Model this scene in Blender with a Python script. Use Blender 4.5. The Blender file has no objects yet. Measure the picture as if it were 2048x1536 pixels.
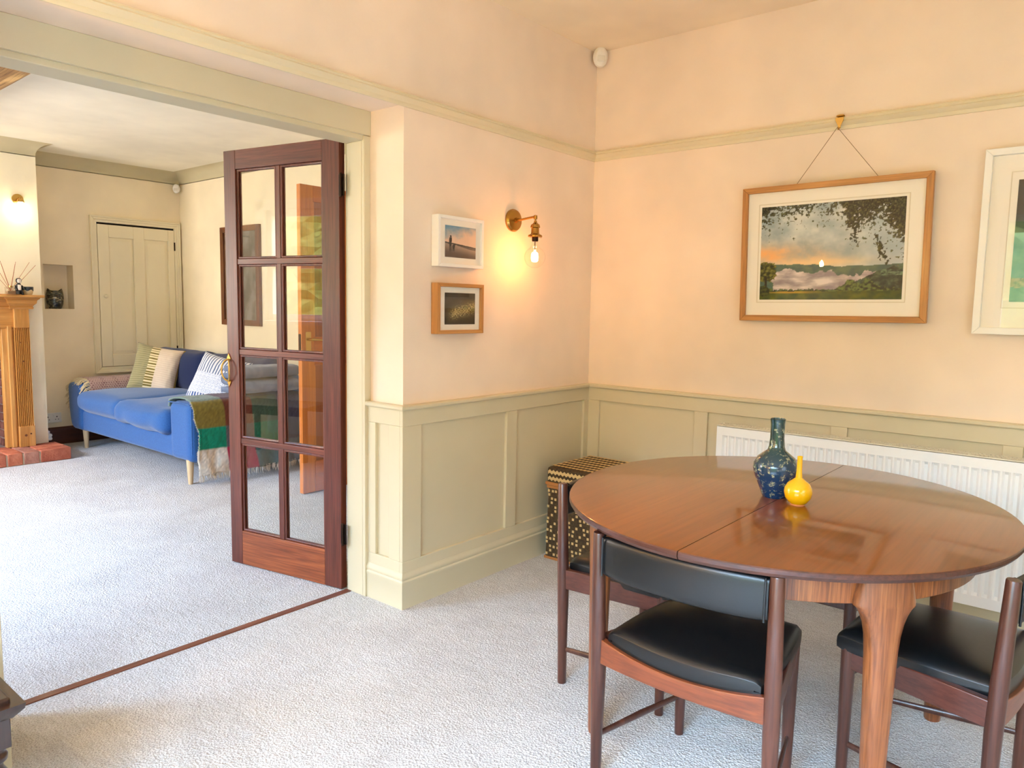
import bpy, bmesh, math, random
from mathutils import Vector, Matrix, noise as mn
random.seed(7)
PI = math.pi
C = bpy.context.scene.collection
SC = bpy.context.scene

# ------------------------------------------------------------------ camera, world, lights, exposure
cam = bpy.data.cameras.new('camera')
cam.sensor_width = 36.0
cam.lens = 36.0 * 1484.3 / 2048.0
cam.clip_start = 0.02
co = bpy.data.objects.new('camera', cam)
C.objects.link(co)
_r = Vector((0.76992572, 0.63788433, 0.01783161)); _u = Vector((-0.07958285, 0.06825618, 0.99448864)); _f = Vector((-0.6331516, 0.76710148, -0.10331684))
co.matrix_world = Matrix(((_r.x, _u.x, -_f.x, 2.28088), (_r.y, _u.y, -_f.y, -3.42660), (_r.z, _u.z, -_f.z, 1.278), (0, 0, 0, 1)))
SC.camera = co

W = bpy.data.worlds.new('world'); SC.world = W; W.use_nodes = True
W.node_tree.nodes['Background'].inputs['Color'].default_value = (0.78, 0.88, 1.0, 1)
W.node_tree.nodes['Background'].inputs['Strength'].default_value = 4.5

SC.view_settings.view_transform = 'Standard'
SC.view_settings.look = 'None'
SC.view_settings.gamma = 1.0
SC.view_settings.use_curve_mapping = False
SC.view_settings.exposure = 0.06
SC.cycles.max_bounces = 10
SC.cycles.diffuse_bounces = 6
SC.cycles.transparent_max_bounces = 16
SC.cycles.sample_clamp_indirect = 6.0
SC.cycles.use_denoising = True

def area_light(name, loc, rot, sx, sy, power, col):
    l = bpy.data.lights.new(name, 'AREA'); l.shape = 'RECTANGLE'; l.size = sx; l.size_y = sy
    l.energy = power; l.color = col
    o = bpy.data.objects.new(name, l); C.objects.link(o); o.location = loc; o.rotation_euler = rot
    return o
# daylight at the windows of the two rooms, the last an added fill: sky light, so it falls inwards and downwards
TILT = math.radians(38)
area_light('window_daylight', (2.2, -4.84, 1.5), (PI/2-TILT*1.5, 0, 0), 2.0, 1.4, 270, (0.47, 0.70, 1.0)).data.spread = 1.75
area_light('bay_window_daylight', (-2.05, -5.7, 3.1), (math.radians(45), 0, 0), 3.0, 1.8, 1300, (0.36, 0.60, 1.0)).data.spread = 2.4
area_light('added_window_fill', (-3.85, -4.24, 1.5), (PI/2-TILT*0.4, 0, 0), 1.0, 1.2, 112, (1.0, 0.87, 0.82))  # fill lamp added at an invented window to light the fireplace wall
sun = bpy.data.lights.new('sun', 'SUN'); sun.energy = 13; sun.angle = 0.01; sun.color = (1.0, 0.95, 0.85)
sun_o = bpy.data.objects.new('sun', sun); C.objects.link(sun_o); sun_o.rotation_euler = (math.radians(-48), math.radians(8), 0)   # from behind the house onto the garden hedge
WARM = (1.0, 0.37, 0.09)
WARM_FAR = (1.0, 0.60, 0.18)
def bulb_light(name, loc, power, col=WARM, r=0.022):
    l = bpy.data.lights.new(name, 'POINT'); l.energy = power; l.color = col; l.shadow_soft_size = r
    o = bpy.data.objects.new(name, l); C.objects.link(o); o.location = loc
    return o

# ------------------------------------------------------------------ material helpers
def lin(c):
    out = []
    for v in c:
        v /= 255.0
        out.append(v / 12.92 if v <= 0.04045 else ((v + 0.055) / 1.055) ** 2.4)
    return tuple(out)
def rgba(c): return lin(c) + (1.0,)
MATS = {}
def base(name, col=(200, 200, 200), rough=0.6, metal=0.0, spec=0.5, coat=0.0, coat_rough=0.1, sheen=0.0):
    m = bpy.data.materials.new(name); m.use_nodes = True
    b = m.node_tree.nodes['Principled BSDF']
    b.inputs['Base Color'].default_value = rgba(col)
    b.inputs['Roughness'].default_value = rough
    b.inputs['Metallic'].default_value = metal
    b.inputs['Specular IOR Level'].default_value = spec
    b.inputs['Coat Weight'].default_value = coat
    b.inputs['Coat Roughness'].default_value = coat_rough
    b.inputs['Sheen Weight'].default_value = sheen
    MATS[name] = m
    return m
def N(m, t, **kw):
    n = m.node_tree.nodes.new(t)
    for k, v in kw.items(): setattr(n, k, v)
    return n
def L(m, a, b): m.node_tree.links.new(a, b)
def coords(m, scale=(1, 1, 1), kind='Object', rot=(0, 0, 0)):
    tc = N(m, 'ShaderNodeTexCoord'); mp = N(m, 'ShaderNodeMapping')
    mp.inputs['Scale'].default_value = scale; mp.inputs['Rotation'].default_value = rot
    L(m, tc.outputs[kind], mp.inputs['Vector'])
    return mp.outputs['Vector']
def ntex(m, vec, scale, detail=4.0, rough=0.55, dist=0.0):
    n = N(m, 'ShaderNodeTexNoise'); n.inputs['Scale'].default_value = scale; n.inputs['Detail'].default_value = detail
    n.inputs['Roughness'].default_value = rough; n.inputs['Distortion'].default_value = dist
    L(m, vec, n.inputs['Vector']); return n.outputs['Fac']
def ramp(m, fac, stops):
    r = N(m, 'ShaderNodeValToRGB'); e = r.color_ramp.elements
    while len(e) < len(stops): e.new(0.5)
    for i, (p, c) in enumerate(stops): e[i].position = p; e[i].color = rgba(c)
    L(m, fac, r.inputs['Fac']); return r.outputs['Color']
def mixc(m, fac, a, b, blend='MIX'):
    n = N(m, 'ShaderNodeMix', data_type='RGBA', blend_type=blend)
    for s, v in ((n.inputs[0], fac), (n.inputs[6], a), (n.inputs[7], b)):
        if isinstance(v, (int, float)): s.default_value = v
        elif isinstance(v, tuple): s.default_value = rgba(v)
        else: L(m, v, s)
    return n.outputs[2]
def bump(m, height, strength=0.3, dist=0.01):
    b = N(m, 'ShaderNodeBump'); b.inputs['Strength'].default_value = strength; b.inputs['Distance'].default_value = dist
    L(m, height, b.inputs['Height']); L(m, b.outputs['Normal'], m.node_tree.nodes['Principled BSDF'].inputs['Normal'])
def setcol(m, s): L(m, s, m.node_tree.nodes['Principled BSDF'].inputs['Base Color'])

def paint(name, col, rough=0.6, bscale=60, bstr=0.05, spec=0.35, var=0.04):
    m = base(name, col, rough, spec=spec)
    v = coords(m)
    d = tuple(c * (1 - var) for c in col); l = tuple(min(255, c * (1 + var)) for c in col)
    setcol(m, ramp(m, ntex(m, v, 1.7, 3), [(0.3, d), (0.7, l)]))
    bump(m, ntex(m, v, bscale, 4), bstr, 0.01)
    return m
def wood(name, dark, light, axis='Z', rough=0.35, coat=0.2, scale=1.0, pore=0.5, coat_rough=0.12, spec=0.5, figure=0.8, stretch=14.0):
    m = base(name, light, rough, coat=coat, coat_rough=coat_rough, spec=spec)
    s = [stretch * scale] * 3; s['XYZ'.index(axis)] = 0.9 * scale
    v = coords(m, tuple(s))
    n1 = ntex(m, v, 1.0, 5, 0.6, figure)
    c = ramp(m, n1, [(0.3, dark), (0.55, tuple((a + b) / 2 for a, b in zip(dark, light))), (0.75, light)])
    s2 = [150 * scale] * 3; s2['XYZ'.index(axis)] = 5 * scale
    v2 = coords(m, tuple(s2))
    n2 = ntex(m, v2, 1.0, 3, 0.6)
    c = mixc(m, pore, c, ramp(m, n2, [(0.35, (120, 100, 90)), (0.6, (255, 255, 255))]), 'MULTIPLY')
    setcol(m, c)
    bump(m, n2, 0.06, 0.002)
    return m
def glass(name, tint=(1, 1, 1), rough=0.0, refl=1.0):
    m = bpy.data.materials.new(name); m.use_nodes = True
    nt = m.node_tree; nt.nodes.remove(nt.nodes['Principled BSDF'])
    out = nt.nodes['Material Output']
    t = N(m, 'ShaderNodeBsdfTransparent'); t.inputs['Color'].default_value = tint + (1,)
    g = N(m, 'ShaderNodeBsdfGlossy'); g.inputs['Roughness'].default_value = rough
    f = N(m, 'ShaderNodeFresnel')
    ge = N(m, 'ShaderNodeNewGeometry'); ior = N(m, 'ShaderNodeMapRange')
    ior.inputs['To Min'].default_value = 1.5; ior.inputs['To Max'].default_value = 1/1.5
    L(m, ge.outputs['Backfacing'], ior.inputs['Value']); L(m, ior.outputs[0], f.inputs['IOR'])
    mu = N(m, 'ShaderNodeMath', operation='MULTIPLY'); mu.inputs[1].default_value = refl
    L(m, f.outputs[0], mu.inputs[0])
    x = N(m, 'ShaderNodeMixShader'); L(m, mu.outputs[0], x.inputs[0]); L(m, t.outputs[0], x.inputs[1]); L(m, g.outputs[0], x.inputs[2])
    L(m, x.outputs[0], out.inputs['Surface'])
    MATS[name] = m
    return m
def emit(name, col, strength):
    m = base(name, (255, 255, 255), 0.5)
    b = m.node_tree.nodes['Principled BSDF']
    b.inputs['Emission Color'].default_value = col + (1,); b.inputs['Emission Strength'].default_value = strength
    return m
def vcol(name, rough=0.8, bscale=None, bstr=0.3, spec=0.3, sheen=0.0, coat=0.0):
    m = base(name, (255, 255, 255), rough, spec=spec, sheen=sheen, coat=coat)
    a = N(m, 'ShaderNodeAttribute'); a.attribute_name = 'Col'
    setcol(m, a.outputs['Color'])
    if bscale: bump(m, ntex(m, coords(m), bscale, 4), bstr, 0.005)
    return m

# ------------------------------------------------------------------ materials
M_wall = paint('wall_paint', (238, 219, 198), 0.75, 45, 0.06)
M_wallfar = paint('far_wall_paint', (240, 226, 196), 0.8, 18, 0.12)
M_breast = paint('breast_paint', (246, 236, 208), 0.8, 14, 0.15)
M_ceil = paint('ceiling_paint', (246, 228, 200), 0.85, 50, 0.05)
M_ceilfar = paint('far_ceiling_paint', (240, 236, 218), 0.85, 20, 0.1)
M_cove = paint('cove_paint', (196, 186, 152), 0.7, 40, 0.05)
M_sage = paint('sage_paint', (207, 195, 163), 0.45, 70, 0.03, spec=0.45, var=0.02)
M_rail = paint('rail_paint', (222, 208, 174), 0.42, 70, 0.03, spec=0.45, var=0.02)
M_cup = paint('cupboard_paint', (238, 228, 198), 0.5, 60, 0.04, spec=0.4, var=0.02)
M_white = paint('white_gloss', (240, 238, 232), 0.35, 60, 0.02, spec=0.5, var=0.01)
M_rad = paint('radiator_enamel', (243, 243, 240), 0.3, 60, 0.01, spec=0.5, var=0.005)
M_radgrille = paint('radiator_grille', (214, 205, 180), 0.4, 60, 0.01, var=0.01)
M_dark = base('dark_void', (24, 18, 14), 0.9)
M_mahog = wood('mahogany', (86, 36, 22), (136, 68, 46), 'Z', 0.4, 0.15)
M_mahogX = wood('mahogany_cross', (86, 36, 22), (138, 70, 48), 'X', 0.4, 0.15)
M_mahogP = wood('mahogany_kick', (130, 60, 26), (190, 106, 56), 'X', 0.4, 0.15, figure=1.6)
M_pine = wood('pine', (182, 120, 50), (216, 162, 92), 'Z', 0.45, 0.1, pore=0.25)
M_pineY = wood('pine_along', (182, 120, 50), (216, 162, 92), 'Y', 0.45, 0.1, pore=0.25)
M_pineD = wood('pine_door', (204, 108, 26), (236, 146, 48), 'Z', 0.4, 0.2, pore=0.2)
M_pineDY = wood('pine_door_cross', (194, 98, 26), (226, 128, 48), 'Y', 0.4, 0.2, pore=0.2)
M_pinePan = wood('pine_door_panel', (150, 74, 24), (188, 104, 44), 'Z', 0.4, 0.2, pore=0.2)
M_knot = base('pine_knot', (96, 50, 20), 0.5)
M_skirtW = wood('skirting_wood', (70, 32, 14), (112, 58, 24), 'Y', 0.4, 0.2)
M_oak = wood('oak_frame', (176, 116, 54), (206, 150, 84), 'X', 0.5, 0.05, pore=0.35)
M_oakZ = wood('oak_frame_upright', (176, 116, 54), (206, 150, 84), 'Z', 0.5, 0.05, pore=0.35)
M_mirrorwood = wood('brown_frame', (96, 52, 22), (138, 80, 36), 'Z', 0.4, 0.2)
M_beam = wood('old_beam', (150, 104, 58), (232, 190, 124), 'X', 0.75, 0.0, scale=0.7, pore=0.7, figure=2.0)
M_thresh = wood('threshold_wood', (96, 50, 34), (140, 84, 62), 'Y', 0.5, 0.1)
M_rose = wood('rosewood', (58, 28, 20), (104, 60, 44), 'Z', 0.34, 0.25, pore=0.4)
M_roseX = wood('rosewood_cross', (100, 44, 22), (156, 84, 44), 'X', 0.34, 0.25, pore=0.4, figure=1.5)
M_roseY = wood('rosewood_side', (70, 34, 26), (112, 60, 46), 'Y', 0.34, 0.25, pore=0.4)
M_top = wood('table_top_veneer', (112, 58, 18), (144, 78, 28), 'Y', 0.3, 0.7, scale=0.5, pore=0.2, coat_rough=0.06, figure=0.5, stretch=12.0, spec=0.3)
M_edge = wood('table_edge', (64, 32, 22), (104, 58, 42), 'X', 0.35, 0.3)
M_apron = wood('table_apron', (128, 66, 28), (184, 112, 56), 'Z', 0.38, 0.2, pore=0.7, scale=1.3)
M_tleg = wood('table_leg_wood', (120, 64, 32), (172, 106, 60), 'Z', 0.36, 0.25, pore=0.5, scale=1.2)
M_leather = base('black_leather', (17, 18, 19), 0.33, spec=0.55)
bump(M_leather, ntex(M_leather, coords(M_leather), 260, 3), 0.08, 0.002)
M_stool = wood('dark_oak', (30, 16, 11), (66, 38, 26), 'Z', 0.3, 0.4, pore=0.3)
M_brass = base('aged_brass', (172, 128, 62), 0.24, 1.0)
M_brassB = base('bright_brass', (206, 168, 92), 0.25, 1.0)
M_iron = base('dark_hinge_metal', (52, 38, 30), 0.42, 0.9)
M_glass = glass('clear_glass')
M_pane = glass('door_glass', (0.97, 0.98, 0.97), 0.0, 1.25)
M_picglass = glass('picture_glass', (1, 1, 1), 0.0, 0.55)
M_mat = base('mount_board', (246, 240, 228), 0.85)
M_blue = None
M_yel = base('yellow_glaze', (240, 178, 4), 0.12, coat=0.6)
M_yelfoot = base('bare_foot_clay', (196, 120, 60), 0.7)
M_sofa = base('blue_wool', (44, 86, 142), 0.9, spec=0.2, sheen=0.25)
_v = coords(M_sofa)
setcol(M_sofa, ramp(M_sofa, ntex(M_sofa, _v, 300, 2), [(0.3, (36, 76, 126)), (0.7, (54, 102, 164))]))
bump(M_sofa, ntex(M_sofa, _v, 420, 3), 0.25, 0.003)
M_sofaD = base('navy_wool', (30, 42, 78), 0.92, spec=0.15, sheen=0.2)
bump(M_sofaD, ntex(M_sofaD, coords(M_sofaD), 420, 3), 0.25, 0.003)
M_legpale = wood('pale_beech', (204, 172, 128), (230, 204, 164), 'Z', 0.5, 0.0, pore=0.15)
M_cloth = vcol('woven_cloth', 0.95, 380, 0.4, 0.15, 0.2)
M_print = vcol('printed_paper', 0.7)
M_tass = base('cream_yarn', (214, 196, 158), 0.95, spec=0.1)
M_mohair = base('cream_mohair', (206, 198, 182), 0.95, spec=0.1, sheen=0.4)
M_blanket = base('grey_blue_fleece', (112, 126, 150), 0.95, spec=0.15, sheen=0.3)
M_plastic = base('white_plastic', (238, 234, 226), 0.4)
M_lens = base('sensor_lens', (225, 220, 208), 0.3)
M_mortar = base('lime_mortar', (190, 172, 146), 0.95)
bump(M_mortar, ntex(M_mortar, coords(M_mortar), 120, 4), 0.5, 0.01)
def brickmat(name, a, b):
    m = base(name, a, 0.9, spec=0.2); v = coords(m)
    setcol(m, ramp(m, ntex(m, v, 16, 6, 0.65), [(0.3, a), (0.7, b)]))
    bump(m, ntex(m, v, 70, 5, 0.65), 0.7, 0.01); return m
M_bricks = [brickmat('brick_red', (150, 74, 52), (190, 112, 84)), brickmat('brick_orange', (166, 84, 56), (202, 124, 92)), brickmat('brick_pale', (150, 92, 74), (186, 132, 110))]
M_soot = [brickmat('brick_sooty', (74, 44, 36), (112, 70, 58)), brickmat('brick_brown', (88, 52, 42), (126, 82, 68))]
M_reed = base('reed_stick', (176, 104, 60), 0.7)
M_jarglass = glass('jar_glass', (0.93, 0.92, 0.88))
M_black = base('black_glaze', (20, 20, 22), 0.4)
M_potcream = base('cream_glaze', (222, 204, 162), 0.35)
M_potblue = base('blue_drip_glaze', (44, 54, 66), 0.3)
M_green = base('leaf_green', (96, 132, 62), 0.8)
setcol(M_green, ramp(M_green, ntex(M_green, coords(M_green), 9, 6, 0.7), [(0.3, (96, 130, 60)), (0.7, (206, 226, 140))]))
M_lawn = base('lawn', (128, 138, 104), 0.9)
M_wire = base('brass_wire', (120, 92, 54), 0.4, 0.7)

# carpet: dense twist pile
def carpet(name, a, b):
    m = base(name, a, 0.95, spec=0.12, sheen=0.15)
    v = coords(m)
    big = ntex(m, v, 2.3, 5, 0.6, 0.6)
    mid = ntex(m, coords(m, (14, 60, 1), rot=(0, 0, 0.5)), 1.0, 3, 0.6, 0.4)
    fine = ntex(m, v, 210, 3, 0.7)
    c = ramp(m, big, [(0.32, a), (0.68, b)])
    c = mixc(m, 0.35, c, ramp(m, mid, [(0.3, (200, 196, 190)), (0.65, (255, 255, 255))]), 'MULTIPLY')
    c = mixc(m, 0.75, c, ramp(m, fine, [(0.3, (128, 120, 112)), (0.55, (255, 255, 255))]), 'MULTIPLY')
    setcol(m, c)
    vo = N(m, 'ShaderNodeTexVoronoi'); vo.inputs['Scale'].default_value = 130; L(m, v, vo.inputs['Vector'])
    ad = N(m, 'ShaderNodeMath', operation='ADD'); L(m, fine, ad.inputs[0]); L(m, vo.outputs['Distance'], ad.inputs[1])
    bump(m, ad.outputs[0], 0.75, 0.008)
    return m
M_carpet = carpet('dining_carpet', (216, 214, 212), (236, 235, 233))
M_carpet2 = carpet('lounge_carpet', (216, 214, 212), (236, 235, 233))

# speckled blue vase
M_blue = base('speckled_blue_glaze', (14, 52, 84), 0.14, coat=0.5)
_v = coords(M_blue)
_gz = N(M_blue, 'ShaderNodeSeparateXYZ'); L(M_blue, _v, _gz.inputs[0])
_grad = N(M_blue, 'ShaderNodeMapRange'); _grad.inputs[1].default_value = 0.06; _grad.inputs[2].default_value = 0.15; L(M_blue, _gz.outputs['Z'], _grad.inputs[0])
_c = mixc(M_blue, _grad.outputs[0], (12, 52, 92), (22, 58, 58))
_n = ntex(M_blue, _v, 62, 8, 0.72)
_c = mixc(M_blue, ramp(M_blue, _n, [(0.55, (0, 0, 0)), (0.63, (255, 255, 255))]), _c, (166, 176, 140))
setcol(M_blue, _c)
# streaky dark glaze
M_owl = base('streaked_dark_glaze', (30, 30, 24), 0.2, coat=0.5)
_n = ntex(M_owl, coords(M_owl, (9, 9, 26)), 1.4, 6, 0.6, 1.4)
setcol(M_owl, ramp(M_owl, _n, [(0.42, (22, 24, 20)), (0.56, (58, 62, 48)), (0.62, (190, 178, 140))]))

# ------------------------------------------------------------------ mesh helpers
def BM(): return bmesh.new()
def quadbox(bm, x0, x1, y0, y1, z0, z1):
    vs = [bm.verts.new(p) for p in ((x0,y0,z0),(x1,y0,z0),(x1,y1,z0),(x0,y1,z0),(x0,y0,z1),(x1,y0,z1),(x1,y1,z1),(x0,y1,z1))]
    for f in ((3,2,1,0),(4,5,6,7),(0,1,5,4),(1,2,6,5),(2,3,7,6),(3,0,4,7)): bm.faces.new([vs[i] for i in f])
    return vs
def box(x0, x1, y0, y1, z0, z1):
    bm = BM(); quadbox(bm, min(x0,x1), max(x0,x1), min(y0,y1), max(y0,y1), min(z0,z1), max(z0,z1)); return bm
def lathe(bm, prof, seg=32, c=(0, 0, 0), M=None, sx=1.0, sy=1.0):
    rings = []
    for r, z in prof:
        rg = []
        for i in range(seg):
            a = 2*PI*i/seg
            p = Vector((c[0]+r*math.cos(a)*sx, c[1]+r*math.sin(a)*sy, c[2]+z))
            rg.append(bm.verts.new(M @ p if M else p))
        rings.append(rg)
    for a, b in zip(rings, rings[1:]):
        for i in range(seg): bm.faces.new((a[i], a[(i+1)%seg], b[(i+1)%seg], b[i]))
    if prof[0][0] > 1e-6: bm.faces.new(list(reversed(rings[0])))
    if prof[-1][0] > 1e-6: bm.faces.new(rings[-1])
    return bm
def tube(bm, pts, rad, seg=10, cap=True, flat=(1, 1)):
    pts = [Vector(p) for p in pts]; rs = rad if isinstance(rad, (list, tuple)) else [rad]*len(pts)
    rings = []; prev = None
    for i, p in enumerate(pts):
        t = (pts[min(i+1, len(pts)-1)] - pts[max(i-1, 0)]).normalized()
        if prev is None:
            u = t.orthogonal().normalized()
            if abs(t.z) < 0.95: u = t.cross(Vector((0, 0, 1))).normalized()
        else:
            u = (prev - t*prev.dot(t)).normalized()
        prev = u; w = t.cross(u)
        rings.append([bm.verts.new(p + (u*math.cos(2*PI*k/seg)*flat[0] + w*math.sin(2*PI*k/seg)*flat[1])*rs[i]) for k in range(seg)])
    for a, b in zip(rings, rings[1:]):
        for k in range(seg): bm.faces.new((a[k], a[(k+1)%seg], b[(k+1)%seg], b[k]))
    if cap:
        bm.faces.new(list(reversed(rings[0]))); bm.faces.new(rings[-1])
    return bm
def prism(bm, poly, a, b, plane='XY'):
    def P(u, v, w): return {'XY': (u, v, w), 'XZ': (u, w, v), 'YZ': (w, u, v)}[plane]
    A = [bm.verts.new(P(u, v, a)) for u, v in poly]; B = [bm.verts.new(P(u, v, b)) for u, v in poly]
    n = len(poly)
    bm.faces.new(A); bm.faces.new(list(reversed(B)))
    for i in range(n): bm.faces.new((A[i], B[i], B[(i+1)%n], A[(i+1)%n]))
    bmesh.ops.recalc_face_normals(bm, faces=bm.faces); return bm
def sweep(path, prof, segs=None, closed=False):
    """prof = [(offset to the left of the path, z)], mitred at the corners; returns a bmesh holding the wanted segments"""
    bm = BM(); n = len(path); offs = []
    for i in range(n):
        def dirn(a, b): return (Vector(path[b]) - Vector(path[a])).normalized()
        d0 = dirn(i-1, i) if (i > 0 or closed) else None
        d1 = dirn(i, (i+1) % n) if (i < n-1 or closed) else None
        if d0 is None: d0 = d1
        if d1 is None: d1 = d0
        n0 = Vector((-d0.y, d0.x)); n1 = Vector((-d1.y, d1.x))
        m = (n0 + n1); m = m / max(1e-6, m.dot(n0)); offs.append(m)
    rng = segs if segs is not None else range(n if closed else n-1)
    for s in rng:
        i, j = s, (s+1) % n
        A = [bm.verts.new((path[i][0]+offs[i].x*d, path[i][1]+offs[i].y*d, z)) for d, z in prof]
        B = [bm.verts.new((path[j][0]+offs[j].x*d, path[j][1]+offs[j].y*d, z)) for d, z in prof]
        k = len(prof)
        for q in range(k): bm.faces.new((A[q], B[q], B[(q+1)%k], A[(q+1)%k]))
        bm.faces.new(list(reversed(A))); bm.faces.new(B)
    bmesh.ops.recalc_face_normals(bm, faces=bm.faces)
    return bm
def ring(x0, x1, z0, z1, w, y0, y1):
    bm = BM(); O = ((x0, z0), (x1, z0), (x1, z1), (x0, z1)); I = ((x0+w, z0+w), (x1-w, z0+w), (x1-w, z1-w), (x0+w, z1-w))
    V = [[bm.verts.new((x, y, z)) for x, z in q] for q, y in ((O, y0), (I, y0), (I, y1), (O, y1))]
    for a, b in ((0, 1), (1, 2), (2, 3), (3, 0)):
        for i in range(4): bm.faces.new((V[a][i], V[a][(i+1) % 4], V[b][(i+1) % 4], V[b][i]))
    bmesh.ops.recalc_face_normals(bm, faces=bm.faces); return bm
def soft_box(sx, sy, sz, r, n=10, bulge=(0, 0, 0), nz=(0, 5, 0), c=(0, 0, 0), M=None):
    bm = BM(); h = Vector((sx/2, sy/2, sz/2))
    bmesh.ops.create_cube(bm, size=2.0)
    bmesh.ops.subdivide_edges(bm, edges=bm.edges[:], cuts=n, use_grid_fill=True)
    for v in bm.verts:
        p = v.co.copy(); p = Vector([math.copysign(abs(t)**0.65, t) for t in p])
        q = Vector((p.x*h.x, p.y*h.y, p.z*h.z))
        inn = Vector([max(-(h[i]-r), min(h[i]-r, q[i])) for i in range(3)])
        d = q - inn
        if d.length > 1e-9: q = inn + d.normalized()*r
        b = Vector((bulge[0]*(1-p.y**2)*(1-p.z**2)*p.x, bulge[1]*(1-p.x**2)*(1-p.z**2)*p.y, bulge[2]*(1-p.x**2)*(1-p.y**2)*p.z))
        q += b
        if nz[0]: q += mn.noise_vector(q*nz[1] + Vector((nz[2], 0, 0)))*nz[0]
        q = (M @ q) if M else q
        v.co = q + Vector(c)
    return bm
def join(*bms):
    out = bms[0]
    for b in bms[1:]:
        me = bpy.data.meshes.new('tmp'); b.to_mesh(me); b.free(); out.from_mesh(me); bpy.data.meshes.remove(me)
    return out
def obj(name, bm, mat, parent=None, bev=0.0, smooth=35, segs=2, kind=None, label=None):
    me = bpy.data.meshes.new(name); bm.normal_update(); bm.to_mesh(me); bm.free()
    if mat: me.materials.append(mat)
    if smooth:
        me.shade_smooth(); me.set_sharp_from_angle(angle=math.radians(smooth))
    o = bpy.data.objects.new(name, me); C.objects.link(o)
    if parent: o.parent = parent
    if bev:
        b = o.modifiers.new('bevel', 'BEVEL'); b.width = bev; b.segments = segs; b.limit_method = 'ANGLE'; b.angle_limit = math.radians(40)
    if kind: o['kind'] = kind
    if label: o['label'] = label
    return o
def tag(o, label, cat, group=None, kind=None):
    o['label'] = label; o['category'] = cat
    if group: o['group'] = group
    if kind: o['kind'] = kind
    return o
def thing(name, label, cat, loc=(0, 0, 0), rz=0.0, group=None, kind=None):
    o = bpy.data.objects.new(name, None); C.objects.link(o); o.empty_display_size = 0.1
    o.location = loc; o.rotation_euler = (0, 0, rz)
    return tag(o, label, cat, group, kind)
def struct(name, bm, mat, label, cat, bev=0.0, **kw):
    return tag(obj(name, bm, mat, None, bev, **kw), label, cat, kind='structure')
def dup(root, loc=None, rz=None, label=None):
    r = root.copy(); C.objects.link(r)
    if loc is not None: r.location = loc
    if rz is not None: r.rotation_euler = (0, 0, rz)
    if label: r['label'] = label
    for ch in list(root.children):
        c = ch.copy(); C.objects.link(c); c.parent = r
        for g in list(ch.children):
            d = g.copy(); C.objects.link(d); d.parent = c
    return r
def painted_grid(nx, ny, pos, colf):
    """grid mesh with a colour per vertex; pos(u, v) -> point, colf(u, v) -> sRGB 0-255"""
    bm = BM(); lay = bm.verts.layers.float_color.new('Col'); g = []
    for j in range(ny+1):
        row = []
        for i in range(nx+1):
            u, v = i/nx, j/ny
            w = bm.verts.new(pos(u, v)); w[lay] = lin(colf(u, v)) + (1.0,); row.append(w)
        g.append(row)
    for j in range(ny):
        for i in range(nx): bm.faces.new((g[j][i], g[j][i+1], g[j+1][i+1], g[j+1][i]))
    return bm
def fbm(x, y, z=0.0, o=5): return mn.fractal(Vector((x, y, z)), 0.9, 2.0, o, noise_basis='PERLIN_ORIGINAL')
def mixt(a, b, t):
    t = max(0.0, min(1.0, t)); return tuple(p + (q-p)*t for p, q in zip(a, b))
def sst(a, b, x):
    t = max(0.0, min(1.0, (x-a)/(b-a))); return t*t*(3-2*t)

# ================================================================== THE SETTING
XR, YF, ZC = 3.9, -4.9, 2.622           # dining room: right wall, front wall, ceiling
XW, YB, YFF, ZF = -4.93, 0.172, -4.3, 2.50   # lounge: cupboard wall, back wall, front wall, ceiling
YP, YJ, YQ, YK = -1.368, -1.40, -2.836, -2.802  # near pillar end, its jamb face; far pillar end, its jamb face
XD = -0.335

struct('floor', box(-0.302, XR, YF, 0.0, -0.05, 0.0), M_carpet, 'pale beige cut pile carpet of the dining room', 'floor')
struct('floor.001', box(XW, -0.334, YFF, YB, -0.05, 0.0), M_carpet2, 'pale beige cut pile carpet of the lounge beyond the opening', 'floor')
struct('trim_1', box(-0.335, -0.301, YK, YJ, -0.05, 0.004), M_thresh, 'narrow brown wooden threshold strip between the two carpets', 'threshold', bev=0.003)
struct('ceiling', box(-0.0, XR, YF, 0.0, ZC, ZC+0.05), M_ceil, 'cream ceiling of the dining room', 'ceiling')
struct('ceiling.001', box(XW-0.05, XD, YFF-0.05, YB+0.05, ZF, ZF+0.05), M_ceilfar, 'off white ceiling of the lounge', 'ceiling')
# partition wall with the wide opening
bm = BM()
quadbox(bm, XD, 0, YP, YB+0.1, -0.05, ZC+0.05); quadbox(bm, XD, 0, YQ, YP, 2.07, ZC+0.05); quadbox(bm, XD, 0, YF, YQ, -0.05, ZC+0.05)
wall_left = struct('wall_left', bm, M_wall, 'cream partition wall with sage panelling and a wide opening into the lounge', 'wall', smooth=0)
wall_back = struct('wall_back', box(0.0, XR, 0.0, 0.1, -0.05, ZC+0.05), M_wall, 'cream dining wall behind the radiator with sage panelled dado', 'wall')
def wall_with_holes(name, axis, at, thick, u0, u1, z0, z1, holes, mat, label):
    """wall in the plane axis=at; holes = [(u0,u1,z0,z1)] in ascending u order"""
    bm = BM()
    def add(a, b, c, d):
        if b-a < 1e-6 or d-c < 1e-6: return
        if axis == 'y': quadbox(bm, a, b, min(at, at+thick), max(at, at+thick), c, d)
        else: quadbox(bm, min(at, at+thick), max(at, at+thick), a, b, c, d)
    u = u0
    for a, b, c, d in holes:
        add(u, a, z0, z1); add(a, b, z0, c); add(a, b, d, z1); u = b
    add(u, u1, z0, z1)
    return struct(name, bm, mat, label, 'wall', smooth=0)
wall_with_holes('wall_front', 'y', YF, -0.12, 0.0, XR, -0.05, ZC+0.05, [(1.3, 3.3, 0.3, 2.2)], M_wall, 'cream front wall of the dining room with a wide window')
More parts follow.
